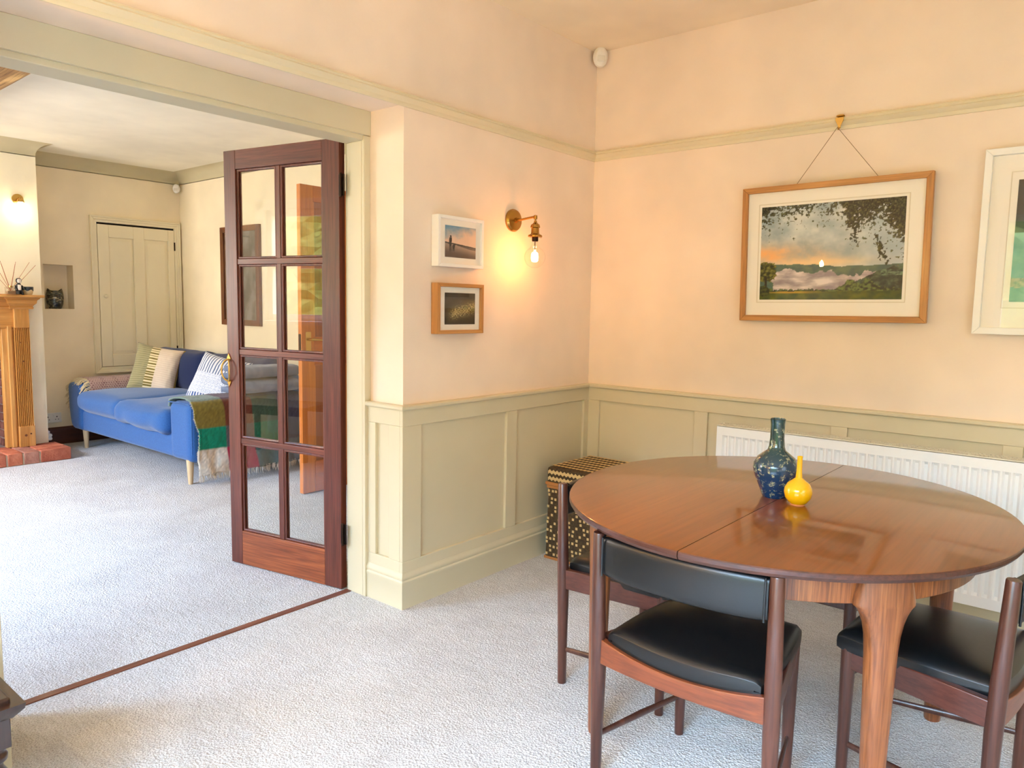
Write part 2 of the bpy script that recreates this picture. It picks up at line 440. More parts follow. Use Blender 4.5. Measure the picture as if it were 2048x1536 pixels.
wall_with_holes('wall_right', 'x', XR, 0.12, YF, 0.1, -0.05, ZC+0.05, [(-3.2, -2.0, 0.85, 2.05)], M_wall, 'cream right wall of the dining room with a side window')
wall_with_holes('wall_far_left', 'x', XW, -0.14, YFF-0.1, YB+0.1, -0.05, ZF, [(-1.040, -0.806, 1.19, 1.573)], M_wallfar, 'cream lounge wall with a small niche and a built-in cupboard')
struct('wall_niche', box(XW-0.15, XW-0.14, -1.1, -0.75, 1.15, 1.62), M_wallfar, 'cream back of the small wall niche', 'wall')
wall_with_holes('wall_far_back', 'y', YB, 0.12, XW-0.1, XD, -0.05, ZF, [(-1.88, -1.06, -0.05, 2.06)], M_wallfar, 'cream lounge wall behind the sofa with a brown framed picture')
struct('wall_hall', join(box(-2.5, -0.4, 1.3, 1.4, -0.1, ZF+0.05), box(-2.5, -2.4, YB+0.12, 1.3, -0.1, ZF+0.05), box(-0.5, -0.4, YB+0.12, 1.3, -0.1, ZF+0.05), box(-2.5, -0.4, YB+0.12, 1.4, ZF, ZF+0.05), box(-2.5, -0.4, YB, 1.4, -0.1, -0.002)), M_wallfar, 'cream hall wall seen past the pine door', 'wall')
wall_with_holes('wall_far_front', 'y', YFF, -0.12, XW-0.1, XD, -0.05, ZF, [(-4.35, -3.35, 0.9, 2.1), (-2.84, -1.25, 1.12, 2.10)], M_wallfar, 'cream front wall of the lounge with a sash window and an added second one')

# --- dado panelling, parts of the walls
def panelling(wall, axis, at, sgn, u0, u1, stiles, mat=M_sage):
    """boards proud of the plane axis=at on side sgn; stiles = [(u0,u1)] ascending"""
    T = 0.018
    def b(name, a, c, z0, z1, t, bev=0.002):
        if axis == 'x': bm = box(at, at+sgn*t, a, c, z0, z1)
        else: bm = box(a, c, at, at+sgn*t, z0, z1)
        o = obj(name, bm, mat, wall, bev); return o
    for s0, s1 in stiles: b('stile', s0, s1, 0.203, 0.778, T)
    b('panel_rail', u0, u1, 0.778, 0.846, T); b('panel_rail', u0, u1, 0.12, 0.203, T)
    for (a0, a1), (c0, c1) in zip(stiles, stiles[1:]): b('panel', a1, c0, 0.203, 0.778, 0.004, 0)
panelling(wall_left, 'x', 0.0, 1, YP-0.018, 0.0, [(YP-0.018, -1.279), (-0.717, -0.640), (-0.06, 0.0)])
panelling(wall_back, 'y', 0.0, -1, 0.0, XR, [(0.0, 0.087), (0.649, 0.719), (1.302, 1.371), (1.943, 2.01), (2.595, 2.665), (3.24, 3.31), (3.83, 3.9)])
panelling(wall_left, 'y', YP, -1, -0.214, 0.0, [(-0.214, -0.154), (-0.069, 0.0)])
panelling(wall_left, 'y', YQ, 1, -0.214, 0.018, [(-0.214, -0.154), (-0.069, 0.018)])
panelling(wall_left, 'x', 0.0, 1, YF, YQ, [(YF, -4.8), (-4.1, -4.03), (-3.45, -3.38), (-2.88, YQ)])
# dado cap, skirting and picture rail with mitred corners: path runs right wall -> corner -> pillar -> jamb (room on its left)
PATH = [(XR, 0.0), (0.0, 0.0), (0.0, YP), (-0.215, YP)]
PATH2 = [(-0.215, YQ), (0.0, YQ), (0.0, YF)]
CAP = [(0.0, 0.846), (0.026, 0.846), (0.031, 0.851), (0.031, 0.861), (0.027, 0.866), (0.0, 0.866)]
SKIRT = [(0.0, 0.0), (0.024, 0.0), (0.024, 0.104), (0.027, 0.110), (0.027, 0.118), (0.022, 0.124), (0.0255, 0.131), (0.0255, 0.140), (0.020, 0.150), (0.019, 0.156), (0.0, 0.156)]
RAIL = [(0.0, 2.060), (0.008, 2.060), (0.012, 2.068), (0.012, 2.074), (0.026, 2.084), (0.030, 2.090), (0.026, 2.095), (0.030, 2.100), (0.028, 2.106), (0.018, 2.110), (0.0, 2.110)]
obj('dado_cap', sweep(PATH, CAP, [0]), M_sage, wall_back); obj('dado_cap', sweep(PATH, CAP, [1, 2]), M_sage, wall_left); obj('dado_cap', sweep(PATH2, CAP), M_sage, wall_left)
struct('baseboard_back', sweep(PATH, SKIRT, [0]), M_sage, 'sage moulded skirting under the radiator wall', 'skirting')
struct('baseboard_left', sweep(PATH, SKIRT, [1, 2]), M_sage, 'sage moulded skirting around the pillar beside the glazed door', 'skirting')
struct('baseboard_front', sweep(PATH2, SKIRT), M_sage, 'sage moulded skirting on the pillar behind the dark carved table', 'skirting')
struct('trim_2', sweep([(XR, 0.0), (0.0, 0.0)], RAIL), M_rail, 'cream fluted picture rail on the radiator wall', 'picture rail')
struct('trim_3', sweep([(0.0, 0.0), (0.0, YF)], RAIL), M_rail, 'cream moulded picture rail above the wide opening', 'picture rail')

# --- frame of the opening
fr = thing('trim_4', 'sage painted door frame lining the wide opening', 'door frame', kind='structure')
for a, b in ((YP, YJ), (YQ, YK)):
    obj('casing', box(-0.223, -0.205, a, b, 0.0, 1.97), M_sage, fr, 0.002)
    obj('jamb', box(-0.330, -0.223, a, b, 0.0, 1.952), M_sage, fr, 0.002)
obj('head_board', box(-0.22, -0.200, YQ, YP, 1.972, 2.07), M_sage, fr, 0.002)
obj('head_lining', box(-0.330, -0.214, YQ, YP, 1.952, 2.07), M_sage, fr, 0.003)
for a, b in ((YP+0.0, YP+0.07), (YQ-0.07, YQ)):
    obj('architrave', box(XD-0.016, XD, a, b, 0.0, 2.03), M_sage, fr, 0.003)

# --- cove around the lounge ceiling
RC = 0.10
COVE = [(0.0, ZF-RC-0.005)] + [(RC*(1-math.cos(a*PI/12)), ZF-RC+RC*math.sin(a*PI/12)) for a in range(0, 7)] + [(0.0, ZF)]
XB, YBR, YBL = -4.518, -1.195, -2.78
FARP = [(XD, YFF), (XD, YB), (XW, YB), (XW, YBR), (XB, YBR), (XB, YBL), (XW, YBL), (XW, YFF)]
struct('trim_5', sweep(FARP, COVE, [0, 1, 2, 3, 4, 5, 6]), M_cove, 'olive beige coved cornice around the lounge ceiling', 'cornice')
SK2 = [(0.0, 0.0), (0.02, 0.0), (0.02, 0.11), (0.014, 0.125), (0.016, 0.14), (0.008, 0.152), (0.0, 0.152)]
struct('baseboard_far', join(sweep(FARP, SK2, [2, 6]), sweep([(XD, YFF), (XD, YQ-0.07)], SK2), sweep([(XD, YP+0.07), (XD, YB)], SK2)), M_skirtW, 'brown varnished wooden skirting in the lounge', 'skirting')
struct('baseboard_far_back', sweep([(-1.95, YB), (XW, YB)], SK2), M_skirtW, 'brown varnished wooden skirting behind the sofa', 'skirting')

# --- chimney breast with brick firebox
bm = BM()
OY0, OY1, OZ = -1.49, -2.45, 1.045     # fire opening
quadbox(bm, XW, XB, OY0, YBR, 0.0, ZF); quadbox(bm, XW, XB, YBL, OY1, 0.0, ZF); quadbox(bm, XW, XB, OY1, OY0, OZ+0.02, ZF)
breast = struct('wall_chimney', bm, M_breast, 'cream chimney breast above the pine fireplace', 'chimney breast', smooth=0)
struct('wall_firebox', join(box(XW-0.02, XW+0.01, OY1, OY0, 0, 1.07), box(XW, XB-0.002, OY0-0.012, OY0, 0, 1.07), box(XW, XB-0.002, OY1, OY1+0.012, 0, 1.07), box(XW, XB, OY1, OY0, 0, 0.095)), base('sooty_mortar', (120, 100, 88), 0.95), 'sooty mortar bed of the firebox brickwork', 'firebox')
fb = bpy.data.objects['wall_firebox']
bmesh_brick = {}
def brick(name, x0, x1, y0, y1, z0, z1, mats, parent):
    key = (round(x1-x0, 3), round(y1-y0, 3), round(z1-z0, 3), random.randint(0, 2)); m = random.choice(mats)
    key = key + (m.name,)
    if key not in bmesh_brick:
        b = box(-(x1-x0)/2, (x1-x0)/2, -(y1-y0)/2, (y1-y0)/2, -(z1-z0)/2, (z1-z0)/2)
        for v in b.verts: v.co += Vector([random.uniform(-0.0025, 0.0025) for _ in range(3)])
        o = obj(name, b, m, parent, 0.004, segs=1); bmesh_brick[key] = o
    else:
        o = bmesh_brick[key].copy(); C.objects.link(o); o.parent = parent
    o.location = ((x0+x1)/2, (y0+y1)/2, (z0+z1)/2)
    return o
for k in range(14):
    z = 0.105 + k*0.068
    off = 0.0 if k % 2 else 0.11
    for yy in (OY0-0.022, OY1+0.0):
        x = XW + 0.02 - off
        while x < XB - 0.04:
            a = max(x, XW+0.02); b = min(x+0.21, XB-0.006)
            if b-a > 0.04: brick('brick', a, b, yy, yy+0.022, z, z+0.058, M_soot, fb)
            x += 0.222
    y = OY1 - off
    while y < OY0:
        a = max(y, OY1+0.03); b = min(y+0.21, OY0-0.03)
        if b-a > 0.04: brick('brick', XW+0.005, XW+0.028, a, b, z, z+0.058, M_soot, fb)
        y += 0.222

# --- old beam under the lounge ceiling
bm = soft_box(4.0, 0.24, 0.16, 0.02, 18, nz=(0.012, 3.0, 3.0))
for v in bm.verts: v.co += Vector((-2.55, -2.14, 2.45))
struct('trim_6', bm, M_beam, 'rough old timber beam under the lounge ceiling', 'beam')

# --- windows and door behind the camera, built where the daylight and the reflections come from, one added for light
def sash(name, axis, at, u0, u1, z0, z1, label, mid=True, nv=1):
    w = thing(name, label, 'window', kind='structure')
    def bx(nm, a, b, c, d, t0=-0.04, t1=0.03):
        bm = box(a, b, at+t0, at+t1, c, d) if axis == 'y' else box(at+t0, at+t1, a, b, c, d)
        return obj(nm, bm, M_white, w, 0.003)
    bx('frame', u0, u0+0.055, z0, z1); bx('frame', u1-0.055, u1, z0, z1); bx('frame', u0, u1, z1-0.055, z1); bx('frame', u0, u1, z0, z0+0.055)
    if mid: bx('meeting_rail', u0, u1, (z0+z1)/2-0.025, (z0+z1)/2+0.025)
    for k in range(1, nv+1):
        u = u0+(u1-u0)*k/(nv+1); bx('glazing_bar', u-0.014, u+0.014, z0, z1, -0.02, 0.01)
    g = box(u0, u1, at-0.008, at-0.004, z0, z1) if axis == 'y' else box(at+0.004, at+0.008, u0, u1, z0, z1)
    obj('pane', g, M_glass, w)
    return w
w1 = sash('window_1', 'y', YFF-0.05, -2.84, -1.25, 1.12, 2.10, 'white sash window over the lounge radiator')
obj('sill', box(-2.92, -1.17, YFF, YFF+0.10, 1.085, 1.12), M_white, w1, 0.006)
obj('casing', join(box(-2.93, -2.84, YFF, YFF+0.02, 1.12, 2.19), box(-1.25, -1.16, YFF, YFF+0.02, 1.12, 2.19), box(-2.93, -1.16, YFF, YFF+0.02, 2.10, 2.19)), M_white, w1, 0.003)
sash('added_window', 'y', YFF-0.05, -4.35, -3.35, 0.9, 2.1, 'added white sash window that lights the fireplace corner')  # second lounge window, added to light the fireplace and wall
sash('window_3', 'y', YF-0.05, 1.3, 3.3, 0.3, 2.2, 'tall white window behind the dining table', False, 3)
sash('window_4', 'x', XR+0.05, -3.2, -2.0, 0.85, 2.05, 'white side window of the dining room')
struct('ground', box(-12, 12, -14, -5.1, -0.3, -0.25), M_lawn, 'green lawn outside the windows', 'lawn')
bm = BM(); bmesh.ops.create_grid(bm, x_segments=90, y_segments=30, size=1.0)
for v in bm.verts:
    x, y = v.co.x*7, v.co.y*1.9 + 1.6; d = fbm(x*1.6, y*1.6, 0.3)*0.5 + fbm(x*7, y*7, 2.0)*0.16
    v.co = Vector((x-1.5, -8.4 + d, y))
tag(obj('hedge', bm, M_green, smooth=0), 'tall leafy green hedge outside the lounge window', 'hedge', kind='stuff')

# ================================================================== GLAZED DOOR (mahogany, ten panes)
DH = Vector((-0.345, -1.402, 0.004)); DANG = math.radians(-169.05)
# local frame: +x along the door from the hinge, -y... front face (towards the camera) lies on +y side
door = thing('door_1', 'open dark mahogany door with ten glass panes and brass ring pull', 'door', (-0.352, -1.386, 0.004), DANG, kind='structure')
DW, DHT, DT = 0.705, 1.972, 0.036
# rotated by -169 deg, the local +y axis points to -Y (the camera side): front face at y=DT
def dbox(nm, x0, x1, z0, z1, y0=0.0, y1=DT, mat=M_mahog, bev=0.002): return obj(nm, box(x0, x1, y0, y1, z0, z1), mat, door, bev)
SR, SL = 0.098, 0.628
dbox('stile', 0.0, SR, 0, DHT); dbox('stile', SL, DW, 0, DHT)
dbox('top_rail', SR, SL, 1.885, DHT, mat=M_mahogX); dbox('bottom_rail', SR, SL, 0, 0.166, mat=M_mahogP)
PZ = [0.166, 0.610, 1.038, 1.462, 1.885]
for z in PZ[1:4]: dbox('glazing_bar', SR, SL, z-0.013, z+0.013, 0.003, DT-0.003, M_mahogX)
XM = 0.363
dbox('glazing_bar', XM-0.013, XM+0.013, PZ[0], PZ[4], 0.004, DT-0.004)
for k in range(4):
    for a, b in ((SR, XM-0.013), (XM+0.013, SL)):
        z0 = PZ[k]+(0.013 if k else 0.0); z1 = PZ[k+1]-(0.013 if k < 3 else 0.0)
        p = dbox('pane', a-0.002, b+0.002, z0-0.002, z1+0.002, 0.0165, 0.0195, M_pane, 0)
        for y0, y1 in ((0.021, 0.030), (0.006, 0.0155)): obj('glazing_bead', ring(a, b, z0, z1, 0.010, y0, y1), M_mahog, door, 0.003)
for z in (0.255, 1.775):
    h = obj('hinge', join(box(-0.030, 0.002, DT-0.003, DT+0.001, z-0.045, z+0.045)), M_iron, door, 0.001)
    tb = BM(); tube(tb, [(-0.012, DT+0.004, z-0.05), (-0.012, DT+0.004, z+0.05)], 0.006, 10); obj('knuckle', tb, M_iron, h)
# brass drop ring pull with heart shaped plates
def heart(bm, cx, cz, s, y0, y1, up):
    pts = []
    for i in range(20):
        t = 2*PI*i/20; x = 16*math.sin(t)**3/17; z = (13*math.cos(t)-5*math.cos(2*t)-2*math.cos(3*t)-math.cos(4*t))/17
        pts.append((cx+x*s*0.72, cz+(-z if up else z)*s*1.25))
    return prism(bm, pts, y0, y1, 'XZ')
hx = 0.694
pl = obj('pull_plate', heart(BM(), hx, 1.008, 0.017, DT, DT+0.004, True), M_brassB, door, 0.0008, label='bright brass heart shaped plate')
obj('pull_plate', heart(BM(), hx, 0.888, 0.017, DT, DT+0.004, False), M_brassB, door, 0.0008, label='bright brass heart shaped plate')
hb = BM(); tube(hb, [(hx+0.024*math.sin(t)*1.0, DT+0.006+0.020*math.sin(t), 0.948+0.052*math.cos(t)) for t in [PI*k/16 for k in range(17)]], 0.0042, 10)
tube(hb, [(hx-0.020*math.sin(t), DT+0.006+0.012*math.sin(t), 0.948+0.052*math.cos(t)) for t in [PI*k/16 for k in range(17)]], 0.0036, 10)
obj('pull_ring', hb, M_brassB, door, label='bright brass ring pull')

# ================================================================== PICTURES
def frame_rect(w, h, fw, d, parent, mx, mz, bev=0.002, name='frame'):
    """mitred frame, centre at origin, front towards -y, back at y=0"""
    W2, H2 = w/2, h/2
    for side in range(4):
        o4 = [(-W2, -H2), (W2, -H2), (W2, H2), (-W2, H2)]; i4 = [(-W2+fw, -H2+fw), (W2-fw, -H2+fw), (W2-fw, H2-fw), (-W2+fw, H2-fw)]
        a, b = side, (side+1) % 4
        obj('frame_side' if name == 'frame' else name, prism(BM(), [o4[a], o4[b], i4[b], i4[a]], -d, 0.0, 'XZ'), mx if side % 2 == 0 else mz, parent, bev)
def plate(x0, x1, z0, z1, y0, y1): return box(x0, x1, y0, y1, z0, z1)

def landscape(u, v):
    n = fbm(u*5, v*5, 1.0); n2 = fbm(u*14, v*14, 4.0); n3 = fbm(u*40, v*40, 7.0, 3)
    # sky
    c = mixt((150, 166, 172), (212, 216, 212), 0.5+0.7*n+0.15*n2)
    c = mixt(c, (186, 200, 208), sst(0.6, 1.0, u)*0.5)
    glow = math.exp(-((v-0.46-0.10*(0.3-u))/0.10)**2) * math.exp(-((u-0.18)/0.34)**2)
    c = mixt(c, (252, 178, 104), glow*(0.85+0.6*n))
    glow2 = math.exp(-((v-0.39)/0.05)**2) * math.exp(-((u-0.45)/0.28)**2)
    c = mixt(c, (246, 206, 146), glow2*0.8)
    # far ridge
    ridge = 0.365 + 0.012*math.sin(u*6+0.5) + 0.01*fbm(u*8, 0, 3) - 0.012*sst(0.3, 0.6, u)
    if v < ridge: c = mixt((66, 92, 84), (92, 116, 92), 0.5+n2)
    # mist
    mt = 0.31 - 0.05*u + 0.05*fbm(u*7, 0.4, 9) + 0.035*n2; 
    if v < mt and u > 0.05 - 0.1*n: c = mixt((146, 134, 138), (226, 214, 208), 0.45 + 0.9*fbm(u*6, v*13, 12))
    # right hillside
    hill = 0.06 + 0.27*sst(0.42, 1.0, u) + 0.02*fbm(u*22, 0, 5)
    if v < hill and u > 0.4: c = mixt((30, 44, 40), (78, 98, 72), 0.45+n2+0.8*n3)
    if 0.24 < v < 0.30 and u > 0.86: c = mixt(c, (110, 140, 110), 0.5+n3)
    # bushes
    bush = 0.105 + 0.035*abs(fbm(u*11, 0, 21))+0.02*n3 + 0.10*math.exp(-((u-0.66)/0.055)**2) + 0.10*math.exp(-((u-0.78)/0.05)**2)
    if v < bush: c = mixt((20, 30, 18), (96, 116, 60), 0.40+n3*1.6 + 0.4*math.exp(-((u-0.7)/0.13)**2))
    # field
    if v < 0.088 + 0.004*n2:
        c = mixt((40, 62, 18), (108, 112, 30), 0.45 + n2*0.6 - 0.25*u)
        c = mixt(c, (226, 160, 40), math.exp(-((v-0.078)/0.012)**2)*math.exp(-((u-0.22)/0.2)**2)*0.8)
    # left tree
    if ((u-0.05)/0.075)**2 + ((v-0.30)/0.11)**2 < 1.0 + 0.5*n3: c = mixt((36, 42, 18), (128, 124, 54), 0.5+n3*1.3)
    if abs(u-0.045-0.02*(0.2-v)) < 0.008 and 0.1 < v < 0.26: c = (34, 30, 22)
    if ((u-0.03)/0.05)**2 + ((v-0.09)/0.06)**2 < 1.0 + 0.4*n3: c = mixt((24, 34, 14), (84, 90, 34), 0.5+n3)
    # hanging leaves
    dep = 0.055 + 0.15*math.exp(-(u/0.10)**2) + 0.05*math.exp(-((u-0.22)/0.08)**2) + 0.32*sst(0.56, 0.66, u)*(1-0.45*sst(0.66, 0.80, u)) + 0.30*sst(0.86, 0.96, u)
    n5 = mn.noise(Vector((u*42, v*30, 3.0))); n6 = mn.noise(Vector((u*95, v*68, 8.0)))
    leaf = (1-v) - dep*0.86 - 0.12*fbm(u*11, v*11, 31) - 0.26*n5 - 0.20*n6
    if leaf < 0: c = mixt((18, 22, 16), (108, 112, 74), 0.28+n6*1.1+n5*0.5)
    br = math.exp(-((u-0.88+0.25*(v-0.4))/0.035)**2)*sst(0.28, 0.42, v)*(1-sst(0.60, 0.7, v))
    if br > 0.2 and br*0.8 + n5*0.6 + n6*0.6 > 0.62: c = mixt((24, 28, 18), (84, 88, 44), 0.4+n3)
    br = math.exp(-((u-0.68)/0.03)**2)*sst(0.52, 0.6, v)*(1-sst(0.7, 0.8, v))
    if br > 0.2 and br*0.7 + n5*0.6 + n6*0.6 > 0.6: c = (34, 40, 24)
    return c
pic = thing('landscape_picture', 'oak framed landscape print hanging by a wire from the picture rail', 'picture', (1.255, -0.024, 1.54))
pic.rotation_euler = (math.radians(1.6), math.radians(-0.55), 0)
PW, PH = 0.782, 0.604
frame_rect(PW, PH, 0.026, 0.026, pic, M_oak, M_oakZ)
obj('mount', plate(-PW/2+0.02, PW/2-0.02, -PH/2+0.02, PH/2-0.02, -0.012, -0.004), M_mat, pic)
aw0, aw1, ah0, ah1 = -0.302, 0.295, -0.205, 0.212
bv = ring(aw0-0.014, aw1+0.014, ah0-0.014, ah1+0.014, 0.004, -0.0135, -0.012)
obj('mount_line', bv, base('mount_line', (222, 212, 192), 0.8), pic)
obj('print', painted_grid(230, 160, lambda u, v: (aw0+(aw1-aw0)*u, -0.0128, ah0+(ah1-ah0)*v), landscape), M_print, pic)
obj('glazing', plate(-PW/2+0.02, PW/2-0.02, -PH/2+0.02, PH/2-0.02, -0.018, -0.016), M_picglass, pic)
for wx in (-0.16, 0.19):
    wb = BM(); tube(wb, [(wx, -0.006, PH/2-0.01), (0.012, -0.012, 0.522)], 0.0011, 6); obj('hanging_wire', wb, M_wire, pic)
hk = thing('picture_hook', 'small brass picture rail hook above the landscape print', 'hook', (1.264, 0, 2.06))
obj('hook_plate', prism(BM(), [(-0.017, 0.046), (0.017, 0.046), (0.017, 0.034), (0.006, 0.012), (0.006, 0.0), (-0.006, 0.0), (-0.006, 0.012), (-0.017, 0.034)], -0.036, -0.0315, 'XZ'), M_brassB, hk, 0.001)
hb = BM(); tube(hb, [(0, -0.034, 0.05), (0, -0.030, 0.056), (0, -0.018, 0.056), (0, -0.012, 0.052)], 0.005, 8, flat=(3, 0.6)); obj('hook_top', hb, M_brassB, hk)
hb = BM(); tube(hb, [(0, -0.034, 0.004), (0, -0.038, -0.006), (0, -0.046, -0.006), (0, -0.048, 0.004)], 0.003, 8); obj('hook_tip', hb, M_brass, hk)

def abstract(u, v):
    n = fbm(u*6, v*6, 41); n3 = fbm(u*40, v*30, 44)
    if v > 0.565: return mixt((44, 50, 48), (66, 72, 68), 0.5+n)
    c = mixt((108, 160, 148), (136, 182, 168), 0.5+n)
    if 0.13 < v - 0.03*n < 0.19: c = mixt((190, 186, 160), (120, 150, 132), 0.5+n3)
    return c
wp = thing('white_framed_picture', 'white framed teal and black print cut off by the picture edge', 'picture', (2.16, -0.020, 1.556))
WW, WH = 0.70, 0.70
frame_rect(WW, WH, 0.026, 0.026, wp, M_white, M_white)
obj('mount', plate(-WW/2+0.02, WW/2-0.02, -WH/2+0.02, WH/2-0.02, -0.010, -0.004), M_mat, wp)
obj('print', painted_grid(90, 110, lambda u, v: (-0.237+0.474*u, -0.0108, -0.225+0.455*v), abstract), M_print, wp)
bv = ring(-0.262, 0.262, -0.250, 0.262, 0.003, -0.0115, -0.010)
obj('mount_line', bv, bpy.data.materials['mount_line'], wp)
obj('glazing', plate(-WW/2+0.02, WW/2-0.02, -WH/2+0.02, WH/2-0.02, -0.018, -0.016), M_glass, wp)

def beach(u, v):
    n = fbm(u*4, v*4, 51); n3 = fbm(u*60, v*60, 53, 3)
    hz = 0.47 - 0.10*u
    c = mixt((236, 196, 164), (92, 142, 178), sst(0.45, 1.0, v - 0.30*u + 0.12*n))
    if v < hz: c = mixt((96, 78, 66), (206, 176, 152), sst(0.0, 1.0, v/hz)*0.8 + 0.3*u - 0.25 + 0.1*n3)
    if hz-0.03 < v < hz + 0.018*(1-u)+0.006*n3: c = (58, 50, 44)
    if hz-0.10 < v < hz and u > 0.35 + 0.2*n3 and v > hz - 0.12*(u): c = mixt(c, (72, 60, 50), 0.7)
    def body(cx, foot, h):
        t = (v-foot)/h
        if t < 0 or t > 1: return False
        if t > 0.86: return ((u-cx-0.01)/0.026)**2 + ((t-0.93)/0.07)**2 < 1
        if t > 0.42: return abs(u-cx+0.008*math.sin(t*5)) < 0.045 - 0.02*abs(t-0.62)
        return abs(abs(u-cx) - 0.018) < 0.013 or (t > 0.3 and abs(u-cx) < 0.036)
    if body(0.17, 0.20, 0.50): return (38, 32, 28)
    if body(0.275, 0.20, 0.24): return (52, 42, 36)
    if body(0.17, 0.20-0.16, 0.17) and n3 > -0.1: return (84, 68, 58)
    return c
def grass(u, v):
    n = fbm(u*5, v*5, 61); n3 = fbm(u*22, v*50, 63, 4)
    c = mixt((34, 28, 18), (86, 70, 48), v*0.9 + 0.15*n)
    if v > 0.80: c = mixt((52, 44, 36), (66, 56, 46), 0.5+n)
    band = math.exp(-((v-0.36-0.30*(u-0.3))/0.20)**2) * sst(0.02, 0.35, u)
    c = mixt(c, mixt((150, 116, 64), (226, 206, 140), 0.5+n3*1.2), band*(0.75+0.9*n3))
    c = mixt(c, (92, 100, 48), max(0.0, n)*0.7*band)
    return c
def box_frame(name, label, y0, y1, z0, z1, dep, fw, mf, mfz, pf, ar, d_in, matmount):
    """deep frame on the partition wall: local -y is the front"""
    t = thing(name, label, 'picture', (0.002, (y0+y1)/2, (z0+z1)/2), PI/2)
    w, h = y1-y0, z1-z0
    frame_rect(w, h, fw, dep, t, mf, mfz, 0.0015)
    obj('mount', plate(-w/2+0.004, w/2-0.004, -h/2+0.004, h/2-0.004, -dep+d_in, -0.002), matmount, t)
    obj('print', painted_grid(90, 90, lambda u, v: (ar[0]+(ar[1]-ar[0])*u, -dep+d_in-0.0012, ar[2]+(ar[3]-ar[2])*v), pf), M_print, t)
    obj('glazing', plate(-w/2+fw-0.002, w/2-fw+0.002, -h/2+fw-0.002, h/2-fw+0.002, -dep+0.004, -dep+0.006), M_picglass, t)
    return t
box_frame('white_box_frame', 'white box frame with a beach photo, above the oak box frame', -1.213, -0.930, 1.443, 1.657, 0.042, 0.014, M_white, M_white, beach, (-0.094, 0.098, -0.066, 0.067), 0.011, M_mat)
box_frame('oak_box_frame', 'oak box frame with a dark grass photo, below the white box frame', -1.213, -0.925, 1.158, 1.374, 0.042, 0.016, M_oak, M_oakZ, grass, (-0.092, 0.099, -0.068, 0.068), 0.014, M_mat)

# ================================================================== WALL LIGHTS
def make_sconce(label, loc, rz, power):
    """plate against the wall at local x=0, arm along +x"""
    s = thing('wall_light', label, 'wall light', loc, rz, 'brass wall lights')
    RY = Matrix.Rotation(PI/2, 4, 'Y')
    obj('wall_plate', lathe(BM(), [(0.0, 0.0), (0.052, 0.0), (0.053, 0.010), (0.047, 0.020), (0.034, 0.024), (0.012, 0.026), (0.012, 0.034), (0.0, 0.034)], 36, M=RY), M_brass, s)
    a = BM(); tube(a, [(0.03, 0, 0), (0.06, 0, 0.001), (0.125, 0, 0.008), (0.138, 0, 0.009)], [0.0085, 0.0055, 0.0055, 0.0055], 12)
    lathe(a, [(0.0, -0.012), (0.008, -0.009), (0.009, 0.0), (0.008, 0.009), (0.0, 0.012)], 14, (0.139, 0, 0.006))
    obj('arm', a, M_brass, s)
    h = BM(); lathe(h, [(0.0, -0.006), (0.006, -0.008), (0.008, -0.018), (0.020, -0.028), (0.022, -0.036), (0.0225, -0.040), (0.018, -0.043), (0.019, -0.066), (0.022, -0.070), (0.030, -0.074), (0.033, -0.078), (0.033, -0.083), (0.020, -0.086), (0.0, -0.086)], 28, (0.139, 0, 0))
    lh = obj('lamp_holder', h, M_brass, s)
    
    for sg in (-1, 1): k = BM(); tube(k, [(0.139, sg*0.03, -0.08), (0.139, sg*0.046, -0.08)], 0.004, 8); obj('thumb_screw', k, M_brass, lh)
    obj('lamp_cap', lathe(BM(), [(0.0, -0.086), (0.015, -0.086), (0.015, -0.100), (0.013, -0.104), (0.0, -0.104)], 20, (0.139, 0, 0)), M_iron, s)
    g = BM(); R0 = 0.049; zc = -0.176
    prof = [(0.0, zc-R0)] + [(R0*math.sin(t), zc-R0*math.cos(t)) for t in [PI*i/20 for i in range(1, 18)]] + [(0.0165, -0.121), (0.0135, -0.112), (0.0135, -0.100)]
    lathe(g, prof, 32, (0.139, 0, 0)); b = obj('bulb', g, M_glass, s)
    f = BM(); lathe(f, [(0.0, -0.196), (0.010, -0.196), (0.0155, -0.190), (0.0165, -0.176), (0.0155, -0.160), (0.010, -0.153), (0.004, -0.150), (0.004, -0.142), (0.0, -0.142)], 16, (0.139, 0, 0)); obj('filament', f, emit('filament_glow', WARM, 1.0) if 'filament_glow' not in bpy.data.materials else bpy.data.materials['filament_glow'], b)
    if power > 500: f_ = b.children[0]; f_.data.materials[0] = bpy.data.materials['filament_glow'].copy(); f_.data.materials[0].node_tree.nodes['Principled BSDF'].inputs['Emission Color'].default_value = WARM_FAR + (1,)
    b.children[0].data.materials[0].node_tree.nodes['Principled BSDF'].inputs['Emission Strength'].default_value = power
    st = BM(); tube(st, [(0.139, 0, -0.104), (0.139, 0, -0.142)], 0.0022, 6); obj('filament_stem', st, M_iron, b)
    return s
make_sconce('brass wall light with a clear globe bulb beside the box frames', (0.0, -0.683, 1.684), 0.0, 195)
make_sconce('brass wall light with a clear globe bulb on the pillar behind the camera', (0.0, -3.55, 1.684), 0.0, 1130)
make_sconce('brass wall light with a clear globe bulb on the front wall', (0.75, YF, 1.684), PI/2, 2600)

